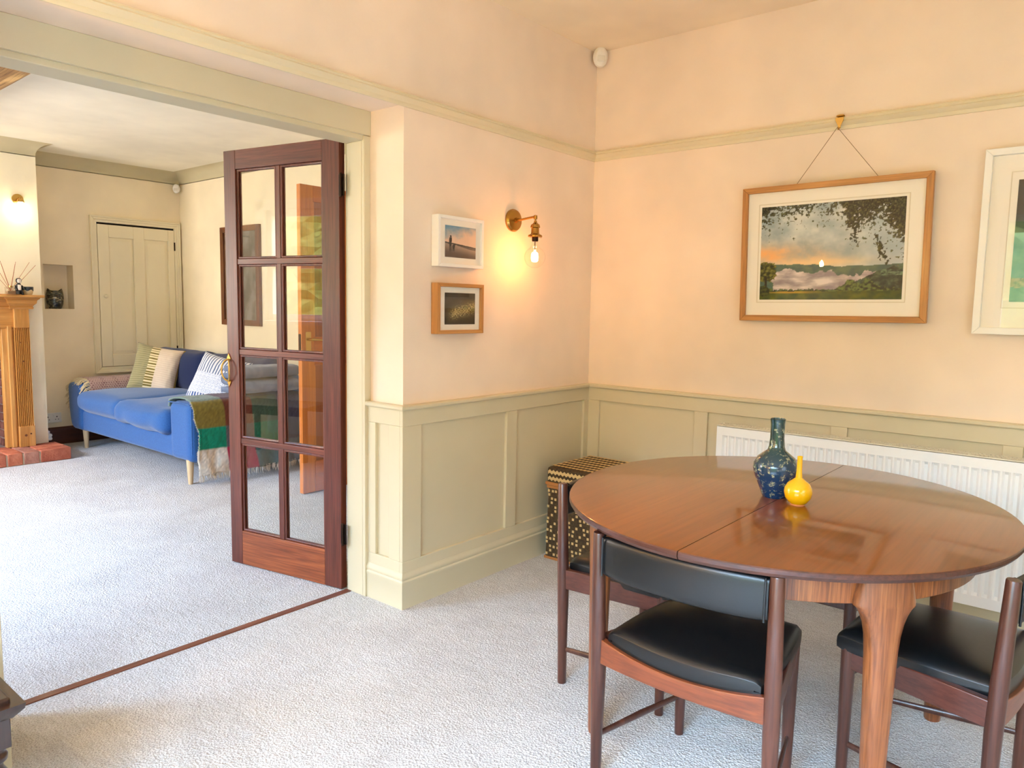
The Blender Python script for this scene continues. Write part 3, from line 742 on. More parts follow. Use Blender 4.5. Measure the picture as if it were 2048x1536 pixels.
# ================================================================== MOTION SENSORS
def sensor(label, loc, rz, s):
    t = thing('motion_sensor', label, 'motion sensor', loc, rz, 'white motion sensors')
    RX = Matrix.Rotation(PI/2, 4, 'X')
    obj('body', lathe(BM(), [(0.0, -0.02*s), (0.036*s, -0.02*s), (0.042*s, 0.0), (0.040*s, 0.016*s), (0.028*s, 0.030*s), (0.0, 0.034*s)], 32, M=RX @ Matrix.Diagonal((1, 1.35, 1, 1))), M_plastic, t)
    obj('lens', soft_box(0.044*s, 0.016*s, 0.034*s, 0.006*s, 4, c=(0, -0.028*s, -0.014*s)), M_lens, t)
    obj('bracket', box(-0.02*s, 0.02*s, 0.0, 0.05*s, -0.02*s, 0.03*s), M_plastic, t, 0.002)
    return t
sensor('white oval motion sensor in the dining room ceiling corner', (0.052, -0.052, 2.578), PI/4, 0.92)
sensor('white round motion sensor in the lounge corner under the cornice', (XW+0.05, YB-0.05, 2.352), PI/4, 0.8)

# ================================================================== RADIATOR
def radiator(label, x0, x1, yb, z0, z1, sgn, ribs=True):
    """sgn=-1 faces -y; built in world units at the empty"""
    L_ = x1-x0; H = z1-z0
    r = thing('radiator', label, 'radiator', ((x0+x1)/2, yb, z0), 0 if sgn < 0 else PI)
    hx = L_/2
    # front plate with pressed flutes
    bm = BM(); cols = [(-hx, 0), (-hx+0.024, 0)]; n = int((L_-0.05)/0.0333); p = (L_-0.05)/n
    for k in range(n):
        a = -hx+0.025+k*p; cols += [(a+0.003, 0), (a+0.010, 1), (a+p-0.012, 1), (a+p-0.004, 0)]
    cols += [(hx-0.024, 0), (hx, 0)]
    rows = [(0.0, 0), (0.042, 0), (0.054, 1), (H-0.060, 1), (H-0.048, 0), (H-0.006, 0)]
    g = [[bm.verts.new((cx, -0.104+0.010*cd*rd, z)) for cx, cd in cols] for z, rd in rows]
    for j in range(len(rows)-1):
        for i in range(len(cols)-1): bm.faces.new((g[j][i], g[j][i+1], g[j+1][i+1], g[j+1][i]))
    bmesh.ops.recalc_face_normals(bm, faces=bm.faces)
    obj('front_panel', bm, M_rad, r, smooth=30)
    obj('rear_panel', box(-hx+0.01, hx-0.01, -0.045, -0.035, 0.0, H-0.03), M_rad, r)
    for s in (-1, 1): obj('side_cover', box(s*hx, s*(hx-0.006), -0.1035, -0.028, 0.03, H), M_rad, r, 0.002)
    gr = BM()
    for y in (-0.104, -0.080, -0.054, -0.031): quadbox(gr, -hx, hx, y, y+0.004, H-0.008, H)
    m = int(L_/0.014)
    for k in range(m):
        x = -hx + (k+0.5)*L_/m
        for y, dx in ((-0.100, 0.003), (-0.076, -0.003), (-0.050, 0.003)):
            vs = quadbox(gr, x-0.0016, x+0.0016, y, y+0.020, H-0.006, H-0.001)
            for v in vs:
                if v.co.y > y+0.01: v.co.x += dx
    obj('top_grille', gr, M_radgrille, r, smooth=0)
    for sg in (-1, 1):
        pb = BM(); tube(pb, [(sg*(hx-0.04), -0.07, 0.02), (sg*(hx-0.04), -0.07, -z0)], 0.008, 10); obj('pipe', pb, M_rad, r)
        obj('bracket', box(sg*(hx-0.2), sg*(hx-0.23), -0.036, 0.0, 0.1, H-0.08), M_rad, r)
    return r
radiator('white fluted panel radiator behind the dining table', 0.818, 2.42, -0.018, 0.150, 0.742, -1)
radiator('white radiator under the lounge window', -2.75, -1.35, YFF+0.03, 0.12, 0.55, 1)

# ================================================================== DINING TABLE
TX, TY, TZ = 1.515, -1.222, 0.72
TA, TB = 0.617, 0.662
tbl = thing('dining_table', 'oval extending wooden dining table with two vases on it', 'table', (TX, TY, 0))
def half_top(s):
    bm = BM(); n = 48; pr = [(0.968, -0.026), (0.990, -0.022), (1.0, -0.013), (1.0, -0.004), (0.997, -0.001), (0.992, 0.0)]
    rings = []
    for sc, dz in pr:
        rg = []
        for i in range(n+1):
            a = -PI/2 + PI*i/n
            rg.append(bm.verts.new((s*(0.0011 + (TA-0.0011)*math.cos(a)*sc), TB*math.sin(a)*sc if 0 < i < n else TB*math.sin(a)*sc, TZ+dz)))
        rings.append(rg)
    for a, b in zip(rings, rings[1:]):
        for i in range(n): bm.faces.new((a[i], a[i+1], b[i+1], b[i]))
        bm.faces.new((a[n], a[0], b[0], b[n]))
    bm.faces.new(rings[-1]); bm.faces.new(rings[0])
    bmesh.ops.recalc_face_normals(bm, faces=bm.faces)
    return bm
for s in (-1, 1):
    o = obj('tabletop_half', half_top(s), M_top, tbl, smooth=30)
    o.data.materials.append(M_edge)
    for f in o.data.polygons:
        if f.normal.z < 0.9: f.material_index = 1
AR, AS = 0.515, 0.555     # apron radii (x, y)
bm = BM(); n = 96; rings = []
for r, z in ((1.0, 0.612), (1.0, 0.696), (0.965, 0.696), (0.965, 0.612)):
    rings.append([bm.verts.new((AR*r*math.cos(2*PI*i/n), AS*r*math.sin(2*PI*i/n), z)) for i in range(n)])
for k in range(4):
    a, b = rings[k], rings[(k+1) % 4]
    for i in range(n): bm.faces.new((a[i], a[(i+1) % n], b[(i+1) % n], b[i]))
bmesh.ops.recalc_face_normals(bm, faces=bm.faces)
obj('apron', bm, M_apron, tbl, 0.002)
def tleg(sx, sy):
    bm = BM(); cx, cy = sx*0.384, sy*0.384; ang = math.atan2(cy, cx)
    R = Vector((math.cos(ang), math.sin(ang), 0)); T = Vector((-math.sin(ang), math.cos(ang), 0))
    prof = [(0.0, 0.0215, 0.0215), (0.01, 0.0225, 0.0225), (0.25, 0.0285, 0.0265), (0.42, 0.0335, 0.029), (0.50, 0.0365, 0.030), (0.54, 0.040, 0.031), (0.57, 0.047, 0.031), (0.592, 0.056, 0.031), (0.606, 0.066, 0.031), (0.613, 0.074, 0.031), (0.620, 0.074, 0.030), (0.69, 0.060, 0.029)]
    rings = []
    for z, tw, rd in prof:
        rg = []
        for k in range(24):
            a = 2*PI*k/24; e = 0.85
            ct = math.copysign(abs(math.cos(a))**e, math.cos(a)); stt = math.copysign(abs(math.sin(a))**e, math.sin(a))
            rg.append(bm.verts.new(Vector((cx, cy, z)) + T*tw*ct + R*rd*stt))
        rings.append(rg)
    for a, b in zip(rings, rings[1:]):
        for k in range(24): bm.faces.new((a[k], a[(k+1) % 24], b[(k+1) % 24], b[k]))
    bm.faces.new(list(reversed(rings[0]))); bm.faces.new(rings[-1])
    return bm
for sx in (-1, 1):
    for sy in (-1, 1): obj('leg', tleg(sx, sy), M_tleg, tbl, smooth=50)
for sg in (-1, 1): obj('runner', box(-0.40, 0.40, sg*0.2, sg*0.17, 0.65, 0.69), M_edge, tbl)

# vases
v1 = lathe(BM(), [(0.0, 0.0), (0.033, 0.0), (0.036, 0.004), (0.046, 0.030), (0.060, 0.064), (0.0655, 0.086), (0.064, 0.103), (0.054, 0.121), (0.038, 0.134), (0.0265, 0.143), (0.0225, 0.155), (0.0205, 0.18), (0.0205, 0.222), (0.0225, 0.238), (0.0205, 0.239), (0.018, 0.222), (0.018, 0.18), (0.02, 0.15), (0.0, 0.13)], 48)
o = obj('blue_vase', v1, M_blue); o.location = (1.494, -1.214, TZ); tag(o, 'tall dark blue speckled vase with a long neck on the table', 'vase')
yv = thing('yellow_vase', 'small glossy yellow bottle vase in front of the blue vase', 'vase', (1.580, -1.262, TZ))
obj('body', lathe(BM(), [(0.0, 0.004), (0.018, 0.003), (0.026, 0.008), (0.036, 0.022), (0.0395, 0.038), (0.038, 0.050), (0.030, 0.064), (0.018, 0.073), (0.0095, 0.080), (0.0078, 0.10), (0.0072, 0.138), (0.0078, 0.143), (0.006, 0.142), (0.005, 0.10), (0.0, 0.08)], 40), M_yel, yv)
obj('foot', lathe(BM(), [(0.0, 0.0), (0.020, 0.0), (0.0205, 0.004), (0.0, 0.005)], 32), M_yelfoot, yv, label='unglazed orange foot ring')

# ================================================================== DINING CHAIRS
def make_chair():
    t = thing('dining_chair', '', 'chair', (0, 0, 0), 0, 'dining chairs around the table')
    WR, WF, D, ZT = 0.236, 0.161, 0.348, 0.693
    def xside(y): return WR + (WF-WR)*y/D
    for s in (-1, 1):
        bm = BM(); tube(bm, [(s*WR, 0.004, 0.0), (s*WR, 0.002, 0.16), (s*WR, 0.0, 0.33), (s*WR, -0.004, 0.45), (s*WR, -0.013, ZT-0.003), (s*WR, -0.0132, ZT)], [0.0145, 0.0165, 0.0195, 0.0195, 0.0160, 0.0145], 18); obj('leg', bm, M_rose, t)
        bm = BM(); tube(bm, [(s*WF, D, 0.0), (s*WF, D, 0.16), (s*WF, D, 0.39)], [0.0135, 0.016, 0.019], 18); obj('leg', bm, M_rose, t)
        bm = BM(); tube(bm, [(s*WR, 0.003, 0.121), (s*(WR+WF)/2, D/2, 0.123), (s*WF, D, 0.121)], [0.007, 0.0095, 0.007], 10, flat=(0.75, 1.15)); obj('stretcher', bm, M_rose, t)
        # side rail
        bm = BM(); x0, x1 = s*WR, s*WF
        a = [(x0-0.011, 0.0), (x0+0.011, 0.0), (x1+0.011, D), (x1-0.011, D)]
        prism(bm, a, 0.335, 0.402); obj('seat_rail', bm, M_roseY, t, 0.003)
    obj('seat_rail', box(-WF, WF, D-0.011, D+0.011, 0.340, 0.402), M_rose, t, 0.003)
    # rear rail: curved in plan, its top edge dips in the middle
    bm = BM(); n = 20; cols = []
    for i in range(n+1):
        u = -1+2*i/n; x = u*WR; y = 0.0 - 0.020*(1-u*u); zt = 0.404 - 0.026*(1-u*u)
        cols.append([bm.verts.new(p) for p in ((x, y-0.010, 0.334), (x, y-0.010, zt), (x, y+0.010, zt), (x, y+0.010, 0.334))])
    for a, b in zip(cols, cols[1:]):
        for k in range(4): bm.faces.new((a[k], a[(k+1) % 4], b[(k+1) % 4], b[k]))
    bm.faces.new(cols[0]); bm.faces.new(list(reversed(cols[-1]))); bmesh.ops.recalc_face_normals(bm, faces=bm.faces)
    obj('seat_rail', bm, M_roseX, t, 0.002)
    # seat cushion: black leather pad, wider at the back
    bm = soft_box(2.0, 2.0, 0.066, 0.030, 14)
    for v in bm.verts:
        x, y, z = v.co
        yy = 0.000 + (D+0.030)*(y+1)/2
        hw = 0.222 + (0.186-0.222)*(y+1)/2
        ux = max(-1, min(1, x)); uy = max(-1, min(1, y))
        corner = 1 - 0.06*(uy*uy)*(ux*ux)
        crown = 0.016*(1-ux**2)*(1-uy**2) if z > 0 else 0
        back = -0.020*(1-ux*ux)*max(0.0, -uy)**3
        sag = -0.016*(max(0, -uy)**2)*(1-ux*ux)
        edge = -0.014*max(abs(ux), max(0, uy))**6 if z > 0 else 0.0
        v.co = Vector((ux*hw*corner, yy+back, 0.409+z+crown+sag+edge))
    obj('seat', bm, M_leather, t, smooth=60)
    # backrest: curved padded leather band
    bm = BM(); n = 26; rings = []
    for i in range(n+1):
        u = -1+2*i/n; x = u*(WR-0.0155); yc = -0.011 - 0.030*(1-u*u)
        th = 0.0150 - 0.003*abs(u)**8; h = 0.0535 - 0.004*abs(u)**10; zc = 0.634
        rg = []
        for k in range(20):
            a = 2*PI*k/20
            cy = math.copysign(abs(math.cos(a))**0.55, math.cos(a)); cz = math.copysign(abs(math.sin(a))**0.42, math.sin(a))
            rg.append(bm.verts.new((x, yc+th*cy, zc+h*cz)))
        rings.append(rg)
    for a, b in zip(rings, rings[1:]):
        for k in range(20): bm.faces.new((a[k], a[(k+1) % 20], b[(k+1) % 20], b[k]))
    bm.faces.new(list(reversed(rings[0]))); bm.faces.new(rings[-1]); bmesh.ops.recalc_face_normals(bm, faces=bm.faces)
    br = obj('backrest', bm, M_leather, t, smooth=60)
    for s in (-1, 1):
        bm = BM(); x = s*(WR-0.021)
        tube(bm, [(x, -0.012-0.0165, 0.583), (x, -0.012-0.0175, 0.634), (x, -0.012-0.0165, 0.685), (x, -0.012, 0.690), (x, -0.012+0.016, 0.684)], 0.0028, 8); obj('piping', bm, M_leather, br)
    return t
chair = make_chair()
spots = [((1.488, -1.795), -0.003, 'black leather dining chair with its back to the camera, nearest the viewer'),
         ((0.900, -1.198), -1.671, 'black leather dining chair beside the woven basket at the table end'),
         ((2.131, -1.237), 1.512, 'black leather dining chair at the table end cut off by the picture edge'),
         ((1.513, -0.640), PI, 'black leather dining chair hidden behind the table, next to the radiator')]
for i, ((x, y), rz, lab) in enumerate(spots):
    if i == 0:
        chair.location = (x, y, 0); chair.rotation_euler = (0, 0, rz); chair['label'] = lab
    else: dup(chair, (x, y, 0), rz, lab)

# ================================================================== WOVEN BASKET
bk = thing('woven_basket', 'lidded woven basket in dark brown and straw, in the panelled corner', 'basket', (0.215, -0.265, 0))
M_weave = base('dark_weave', (62, 44, 22), 0.7)
_v = coords(M_weave)
_ck = N(M_weave, 'ShaderNodeTexChecker'); _ck.inputs['Scale'].default_value = 120; L(M_weave, _v, _ck.inputs['Vector'])
bump(M_weave, _ck.outputs['Fac'], 0.5, 0.003)
setcol(M_weave, ramp(M_weave, ntex(M_weave, _v, 90, 3), [(0.3, (40, 28, 14)), (0.7, (82, 62, 34))]))
M_straw = base('straw', (206, 176, 122), 0.75)
M_cane = base('cane_band', (170, 112, 58), 0.6)
BW, BD, BH = 0.15, 0.19, 0.385
obj('body', join(prism(BM(), [(-BW, 0.0), (BW, 0.0), (BW-0.012, BH), (-BW+0.012, BH)], -BD, BD, 'XZ')), M_weave, bk, 0.012, segs=3)
obj('band', join(box(-BW-0.003, BW+0.003, -BD-0.003, BD+0.003, 0.0, 0.014)), M_cane, bk, 0.003)
obj('band', join(box(-BW+0.006, BW-0.006, -BD-0.004, BD+0.004, BH-0.016, BH)), M_cane, bk, 0.003)
lid = obj('lid', soft_box(2*BW-0.006, 2*BD+0.010, 0.095, 0.02, 8, c=(0, 0, BH+0.049)), M_weave, bk)
obj('lid_band', box(-BW+0.0, BW-0.0, -BD-0.008, BD+0.008, BH+0.001, BH+0.017), M_cane, lid, 0.003)
sq = BM()
for face in range(3):
    nn = 13 if face != 1 else 16
    for i in range(nn):
        for j in range(17):
            if (i*2 + j) % 4 not in (0,) and not ((i + 2*j) % 3 == 0): continue
            u = (i+0.5)/nn; z = 0.028 + j*0.0205 + random.uniform(-.002, .002)
            w = 0.0058; k = 1 - z/BH*0.075
            u += random.uniform(-.008, .008)
            if face == 0: x = (-BW+2*BW*u)*k; quadbox(sq, x-w, x+w, -BD-0.0022, -BD, z-0.006, z+0.006)
            elif face == 1:
                y = -BD+2*BD*u; xx = BW-0.012*z/BH; vs = quadbox(sq, xx-0.001, xx+0.0022, y-w, y+w, z-0.006, z+0.006)
            else:
                y = -BD+2*BD*u; xx = -BW+0.012*z/BH; vs = quadbox(sq, xx-0.0022, xx+0.001, y-w, y+w, z-0.006, z+0.006)
obj('straw_weave', sq, M_straw, bk, smooth=0, kind='stuff')
zz = BM(); zt = BH+0.098
def saw(bm, a, b, h, step, amp, nrm, up):
    """one straw band with sawtooth edges running from a to b"""
    a = Vector(a); b = Vector(b); nrm = Vector(nrm); up = Vector(up); n = int((b-a).length/step); prev = None
    for i in range(n+1):
        p = a + (b-a)*i/n + nrm*0.0014 + up*(amp if i % 2 else -amp)
        cur = (bm.verts.new(p-up*h), bm.verts.new(p+up*h))
        if prev: bm.faces.new((prev[0], cur[0], cur[1], prev[1]))
        prev = cur
LX, LY = BW-0.016, BD-0.010
for k in range(8): saw(zz, (-LX, -LY+0.022+k*0.046, zt-0.0012), (LX, -LY+0.022+k*0.046, zt-0.0012), 0.0105, 0.011, 0.0045, (0, 0, 1), (0, 1, 0))
for z in (BH+0.036, BH+0.069):
    saw(zz, (-LX, -BD-0.0052, z), (LX, -BD-0.0052, z), 0.0085, 0.011, 0.0045, (0, -1, 0), (0, 0, 1))
    saw(zz, (BW-0.003, -LY, z), (BW-0.003, LY, z), 0.0085, 0.011, 0.0045, (1, 0, 0), (0, 0, 1))
obj('straw_zigzag', zz, M_straw, lid, smooth=0, kind='stuff')

# ================================================================== DARK CARVED TABLE at the lower left
st = thing('carved_side_table', 'dark carved wooden side table with turned legs, at the near pillar', 'side table', (0.240, -3.28, 0))
obj('top', join(box(-0.215, 0.215, -0.355, 0.355, 0.385, 0.405)), M_stool, st, 0.006, segs=3)
obj('top_moulding', sweep([(-0.205, -0.345), (0.205, -0.345), (0.205, 0.345), (-0.205, 0.345)], [(0.0, 0.355), (-0.012, 0.358), (-0.030, 0.380), (-0.032, 0.392), (0.0, 0.392)], closed=True), M_stool, st)
obj('frieze', join(box(-0.19, 0.19, -0.33, 0.33, 0.285, 0.36)), M_stool, st, 0.003)
for k in range(9):
    obj('carved_boss', lathe(BM(), [(0.0, -0.004), (0.009, -0.003), (0.012, 0.0), (0.008, 0.003), (0.0, 0.0045)], 10, (-0.17+k*0.0425, 0.330, 0.405)), M_stool, st)
    obj('carved_boss', lathe(BM(), [(0.0, -0.004), (0.009, -0.003), (0.012, 0.0), (0.008, 0.003), (0.0, 0.0045)], 10, (0.190, 0.30-k*0.075, 0.405)), M_stool, st)
for sx in (-1, 1):
    for sy in (-1, 1):
        bm = box(sx*0.185-0.028, sx*0.185+0.028, sy*0.325-0.028, sy*0.325+0.028, 0.290, 0.362)
        lathe(bm, [(0.020, 0.0), (0.026, 0.02), (0.020, 0.05), (0.014, 0.07), (0.024, 0.10), (0.032, 0.15), (0.034, 0.190), (0.028, 0.225), (0.017, 0.244), (0.017, 0.252), (0.026, 0.260), (0.027, 0.270), (0.021, 0.278), (0.022, 0.292)], 22, (sx*0.185, sy*0.325, 0))
        obj('leg', bm, M_stool, st, 0.002)

# ================================================================== LOUNGE: built-in cupboard
cp = thing('door_2', 'cream painted built-in cupboard with a two panel door above the sofa', 'cupboard', (XW, 0, 0), kind='structure')
cy0, cy1, cz0, cz1 = -0.659, 0.158, 0.607, 2.027
def casing(w0, w1, d, nm):
    a0, a1, b0, b1 = cy0+w0, cy1-w0, cz0+w0, cz1-w0; i0, i1, j0, j1 = cy0+w1, cy1-w1, cz0+w1, cz1-w1
    for poly in ([(a0, b0), (a1, b0), (i1, j0), (i0, j0)], [(a1, b0), (a1, b1), (i1, j1), (i1, j0)], [(a1, b1), (a0, b1), (i0, j1), (i1, j1)], [(a0, b1), (a0, b0), (i0, j0), (i0, j1)]):
        obj(nm, prism(BM(), poly, 0.0, d, 'YZ'), M_cup, cp, 0.003)
casing(0.0, 0.014, 0.034, 'architrave'); casing(0.014, 0.034, 0.026, 'architrave'); casing(0.034, 0.056, 0.020, 'architrave')
dy0, dy1, dz0, dz1 = -0.599, 0.098, 0.668, 1.953
dr = obj('cupboard_door', box(0.0, 0.006, dy0, dy1, dz0, dz1), M_cup, cp)
pans = [(-0.505, -0.285, 0.775, 1.842), (-0.188, 0.040, 0.772, 1.845)]
for a, b, c_, d in ((dy0, -0.505, dz0, dz1), (-0.285, -0.188, dz0, dz1), (0.040, dy1, dz0, dz1), (-0.505, -0.285, 1.842, dz1), (-0.188, 0.040, 1.845, dz1), (-0.505, -0.285, dz0, 0.775), (-0.188, 0.040, dz0, 0.772)):
    obj('door_rail', box(0.004, 0.022, a, b, c_, d), M_cup, dr, 0.0025)
for a, b, c_, d in pans:
    bm = BM(); m_ = 0.035
    o4 = [(a+0.004, c_+0.004), (b-0.004, c_+0.004), (b-0.004, d-0.004), (a+0.004, d-0.004)]; i4 = [(a+m_, c_+m_), (b-m_, c_+m_), (b-m_, d-m_), (a+m_, d-m_)]
    A = [bm.verts.new((0.007, y, z)) for y, z in o4]; B = [bm.verts.new((0.014, y, z)) for y, z in i4]
    for i in range(4): bm.faces.new((A[i], A[(i+1) % 4], B[(i+1) % 4], B[i]))
    bm.faces.new(B); obj('door_panel', bm, M_cup, dr, smooth=0)
obj('knob', lathe(BM(), [(0.0, 0.0), (0.009, 0.0), (0.007, 0.010), (0.016, 0.018), (0.019, 0.028), (0.014, 0.036), (0.0, 0.039)], 20, M=Matrix.Translation((0.022, -0.556, 1.31)) @ Matrix.Rotation(PI/2, 4, 'Y')), M_cup, dr)
for z in (0.80, 1.80): obj('hinge', box(0.018, 0.025, dy1-0.004, dy1+0.010, z-0.04, z+0.04), M_iron, cp, 0.001)
obj('gap', join(box(0.0, 0.002, cy0+0.054, dy0, cz0+0.05, cz1-0.05), box(0.0, 0.002, dy0-0.01, dy1+0.01, dz1, dz1+0.02)), M_dark, cp)

# niche jar
jr = BM()
prof = [(0.0, 0.0), (0.050, 0.0), (0.058, 0.012), (0.070, 0.05), (0.076, 0.095), (0.074, 0.135), (0.066, 0.165), (0.062, 0.172), (0.056, 0.170), (0.062, 0.135), (0.062, 0.05), (0.0, 0.02)]
lathe(jr, prof, 40)
for v in jr.verts:
    if v.co.z > 0.13:
        a = math.atan2(v.co.y, v.co.x); v.co.z += 0.020*(abs(math.sin(a))**6)*(v.co.z-0.13)/0.04
o = obj('stoneware_jar', jr, M_owl); o.location = (XW-0.062, -0.938, 1.190); o.scale = (0.80, 0.92, 0.92); tag(o, 'dark streaked stoneware jar with two raised points in the niche', 'jar')

# socket
sk = thing('double_socket', 'white double wall socket above the lounge skirting', 'socket', (XW, -1.025, 0.238))
obj('plate', box(0, 0.010, -0.073, 0.073, -0.043, 0.043), M_plastic, sk, 0.003)
for s in (-1, 1):
    hol = BM()
    quadbox(hol, 0.0095, 0.0108, s*0.036-0.004, s*0.036+0.004, 0.004, 0.014); quadbox(hol, 0.0095, 0.0108, s*0.036-0.015, s*0.036-0.008, -0.018, -0.012); quadbox(hol, 0.0095, 0.0108, s*0.036+0.008, s*0.036+0.015, -0.018, -0.012)
    obj('pin_hole', hol, M_dark, sk)
    obj('switch', box(0.009, 0.0135, s*0.014-0.005, s*0.014+0.005, 0.010, 0.026), M_plastic, sk, 0.001)

# ================================================================== FIREPLACE SURROUND
fp = thing('fireplace_surround', 'carved pine fireplace surround with fluted pilasters and mantel shelf', 'fireplace', (XB, 0, 0))
YC = (OY0+OY1)/2
for s in (1, -1):
    def Y(y): return y if s > 0 else 2*YC - y
    y0, y1 = Y(-1.425), Y(-1.322)
    def pb(nm, d, ya, yb, z0, z1, m=M_pine, bev=0.003): return obj(nm, box(0.0, d, min(ya, yb), max(ya, yb), z0, z1), m, fp, bev)
    pb('plinth_block', 0.100, Y(-1.428), Y(-1.318), 0.098, 0.262)
    pb('capital_block', 0.096, y0, y1, 1.045, 1.197)
    # fluted shaft
    bm = BM(); pts = []; nf = 8; w = (-1.322+1.425)
    for k in range(nf):
        a = -1.425 + w*(k+0.12)/nf; b = -1.425 + w*(k+0.88)/nf
        pts += [(a-0.0008, 0.090), (a+0.0015, 0.083), ((a+b)/2, 0.080), (b-0.0015, 0.083), (b+0.0008, 0.090)]
    pts = [(-1.425, 0.0), (-1.425, 0.090)] + pts + [(-1.322, 0.090), (-1.322, 0.0)]
    A = [bm.verts.new((d, Y(y), 0.262)) for y, d in pts]; B = [bm.verts.new((d, Y(y), 1.045)) for y, d in pts]
    for i in range(len(pts)-1): bm.faces.new((A[i], A[i+1], B[i+1], B[i]))
    bmesh.ops.recalc_face_normals(bm, faces=bm.faces)
    obj('fluted_shaft', bm, M_pine, fp, smooth=20)
    pb('casing', 0.060, Y(-1.506), Y(-1.425), 0.098, 1.045)
    pb('casing', 0.075, Y(-1.470), Y(-1.440), 0.098, 1.060)
obj('frieze', box(0.0, 0.070, OY1-0.06, OY0+0.065, 1.045, 1.21), M_pineY, fp)
rd = BM()
for k in range(7): quadbox(rd, 0.07, 0.078, OY1-0.06, OY0+0.065, 1.110+k*0.0125, 1.110+k*0.0125+0.008)
obj('reeding', rd, M_pineY, fp, 0.002)
obj('architrave', sweep([(0.0, 0.0), (1.0, 0.0)], [(0.0, 0.0), (0.085, 0.0), (0.080, 0.02), (0.070, 0.035), (0.074, 0.05), (0.0, 0.05)]), M_pineY, fp)
a_ = fp.children[-1]; a_.rotation_euler = (0, 0, -PI/2); a_.location = (0.0, OY0+0.05, 1.045); a_.scale = (1.06, 1, 1)
path = [(0.0, -1.30), (0.098, -1.30), (0.098, -1.447), (0.075, -1.447), (0.075, 2*YC+1.447), (0.098, 2*YC+1.447), (0.098, 2*YC+1.30), (0.0, 2*YC+1.30)]
COR = [(0.0, 1.192), (0.006, 1.192), (0.010, 1.205), (0.004, 1.212), (0.012, 1.225), (0.026, 1.238), (0.030, 1.262), (0.044, 1.274), (0.046, 1.282), (0.0, 1.282)]
COR = [(d, z) for d, z in COR]
obj('cornice', sweep(path, COR), M_pineY, fp)
if True:
    c_ = fp.children[-1]
obj('mantel_shelf', box(0.0, 0.165, 2*YC+1.225, -1.225, 1.282, 1.304), M_pineY, fp, 0.006, segs=3)
for (d, y, z, r) in ((0.0902, -1.375, 0.78, 0.006), (0.0902, -1.39, 0.93, 0.004), (0.0902, -1.362, 0.55, 0.005), (0.0998, -1.385, 0.19, 0.010), (0.0998, -1.35, 0.20, 0.007)):
    obj('knot', lathe(BM(), [(0.0, 0.0), (r, 0.0), (r, 0.0010), (0.0, 0.0012)], 12, M=Matrix.Translation((d, y, z)) @ Matrix.Rotation(PI/2, 4, 'Y')), M_knot, fp)

# hearth of bricks
he = tag(obj('brick_hearth', box(XB+0.002, -4.180, -2.95, -1.158, 0.0, 0.088), M_mortar), 'low red brick hearth in front of the pine fireplace', 'hearth')
HX = -4.173
y = -1.150; 
for k in range(3): # right-hand end: stretchers lying along the front-to-back edge
    x1 = HX - k*0.117
    brick('brick', x1-0.105, x1, -1.365, -1.150, 0.004, 0.098, M_bricks, he)
k = 0; y = -1.377
while y > -2.95:
    brick('brick', HX-0.215, HX, y-0.100, y, 0.004, 0.098 + random.uniform(-.002, .002), M_bricks, he)
    brick('brick', HX-0.343, HX-0.227, y-0.100, y, 0.004, 0.097, M_bricks, he)
    y -= 0.112

# mantel ornaments
rdf = thing('reed_diffuser', 'square glass reed diffuser on the mantel shelf', 'diffuser', (-4.415, -1.442, 1.304))
obj('jar', box(-0.032, 0.032, -0.034, 0.034, 0.0, 0.058), M_jarglass, rdf, 0.004)
obj('liquid', box(-0.026, 0.026, -0.028, 0.028, 0.005, 0.030), base('amber_oil', (150, 120, 90), 0.2), rdf, 0.002)
obj('collar', lathe(BM(), [(0.012, 0.056), (0.014, 0.056), (0.014, 0.068), (0.011, 0.068)], 16), M_brassB, rdf)
for k in range(8):
    a = 2*PI*k/8 + 0.3; sp = 0.075 + 0.03*(k % 3)
    bm = BM(); tube(bm, [(-0.01*math.cos(a), -0.01*math.sin(a), 0.01), (0.3*sp*math.cos(a)*1.1, 0.95*sp*math.sin(a)*1.5, 0.235+0.02*(k % 2))], 0.0016, 6); obj('reed', bm, M_reed, rdf)
obj('tray', lathe(BM(), [(0.0, -0.0), (0.075, 0.0), (0.078, 0.004), (0.0, 0.004)], 28), M_cane, rdf)
rdf.location.z = 1.304
fg = thing('monkey_figurine', 'small black and white animal figurine sitting between the diffuser and the pot', 'figurine', (-4.395, -1.392, 1.304))
bm = BM(); lathe(bm, [(0.0, 0.0), (0.020, 0.002), (0.024, 0.03), (0.021, 0.06), (0.014, 0.085), (0.0, 0.092)], 18); tube(bm, [(0.012, -0.012, 0.03), (0.035, -0.014, 0.012), (0.040, -0.014, -0.0)], [0.009, 0.008, 0.009], 10); tube(bm, [(0.012, 0.012, 0.03), (0.035, 0.014, 0.012), (0.040, 0.014, -0.0)], [0.009, 0.008, 0.009], 10)
tube(bm, [(0.0, 0.020, 0.07), (0.012, 0.028, 0.05), (0.018, 0.034, 0.045)], 0.007, 8); tube(bm, [(0.0, -0.020, 0.07), (0.014, -0.026, 0.045), (0.022, -0.02, 0.034)], 0.007, 8)
obj('body', bm, M_black, fg)
obj('head', soft_box(0.038, 0.040, 0.042, 0.018, 6, c=(0.002, 0, 0.108)), M_black, fg)
obj('face', soft_box(0.012, 0.026, 0.030, 0.0058, 5, c=(0.019, 0, 0.106)), base('pale_face', (226, 210, 196), 0.6), fg, label='pale face')
obj('chest', soft_box(0.012, 0.022, 0.045, 0.0055, 5, c=(0.018, 0, 0.055)), bpy.data.materials['pale_face'], fg, label='pale chest')
pt = thing('glazed_pot', 'small cream pot with a dark blue dripped rim on the mantel', 'pot', (-4.42, -1.325, 1.304))
obj('body', lathe(BM(), [(0.0, 0.0), (0.026, 0.0), (0.034, 0.012), (0.039, 0.045), (0.039, 0.050), (0.034, 0.050), (0.030, 0.012), (0.0, 0.008)], 30), M_potcream, pt)
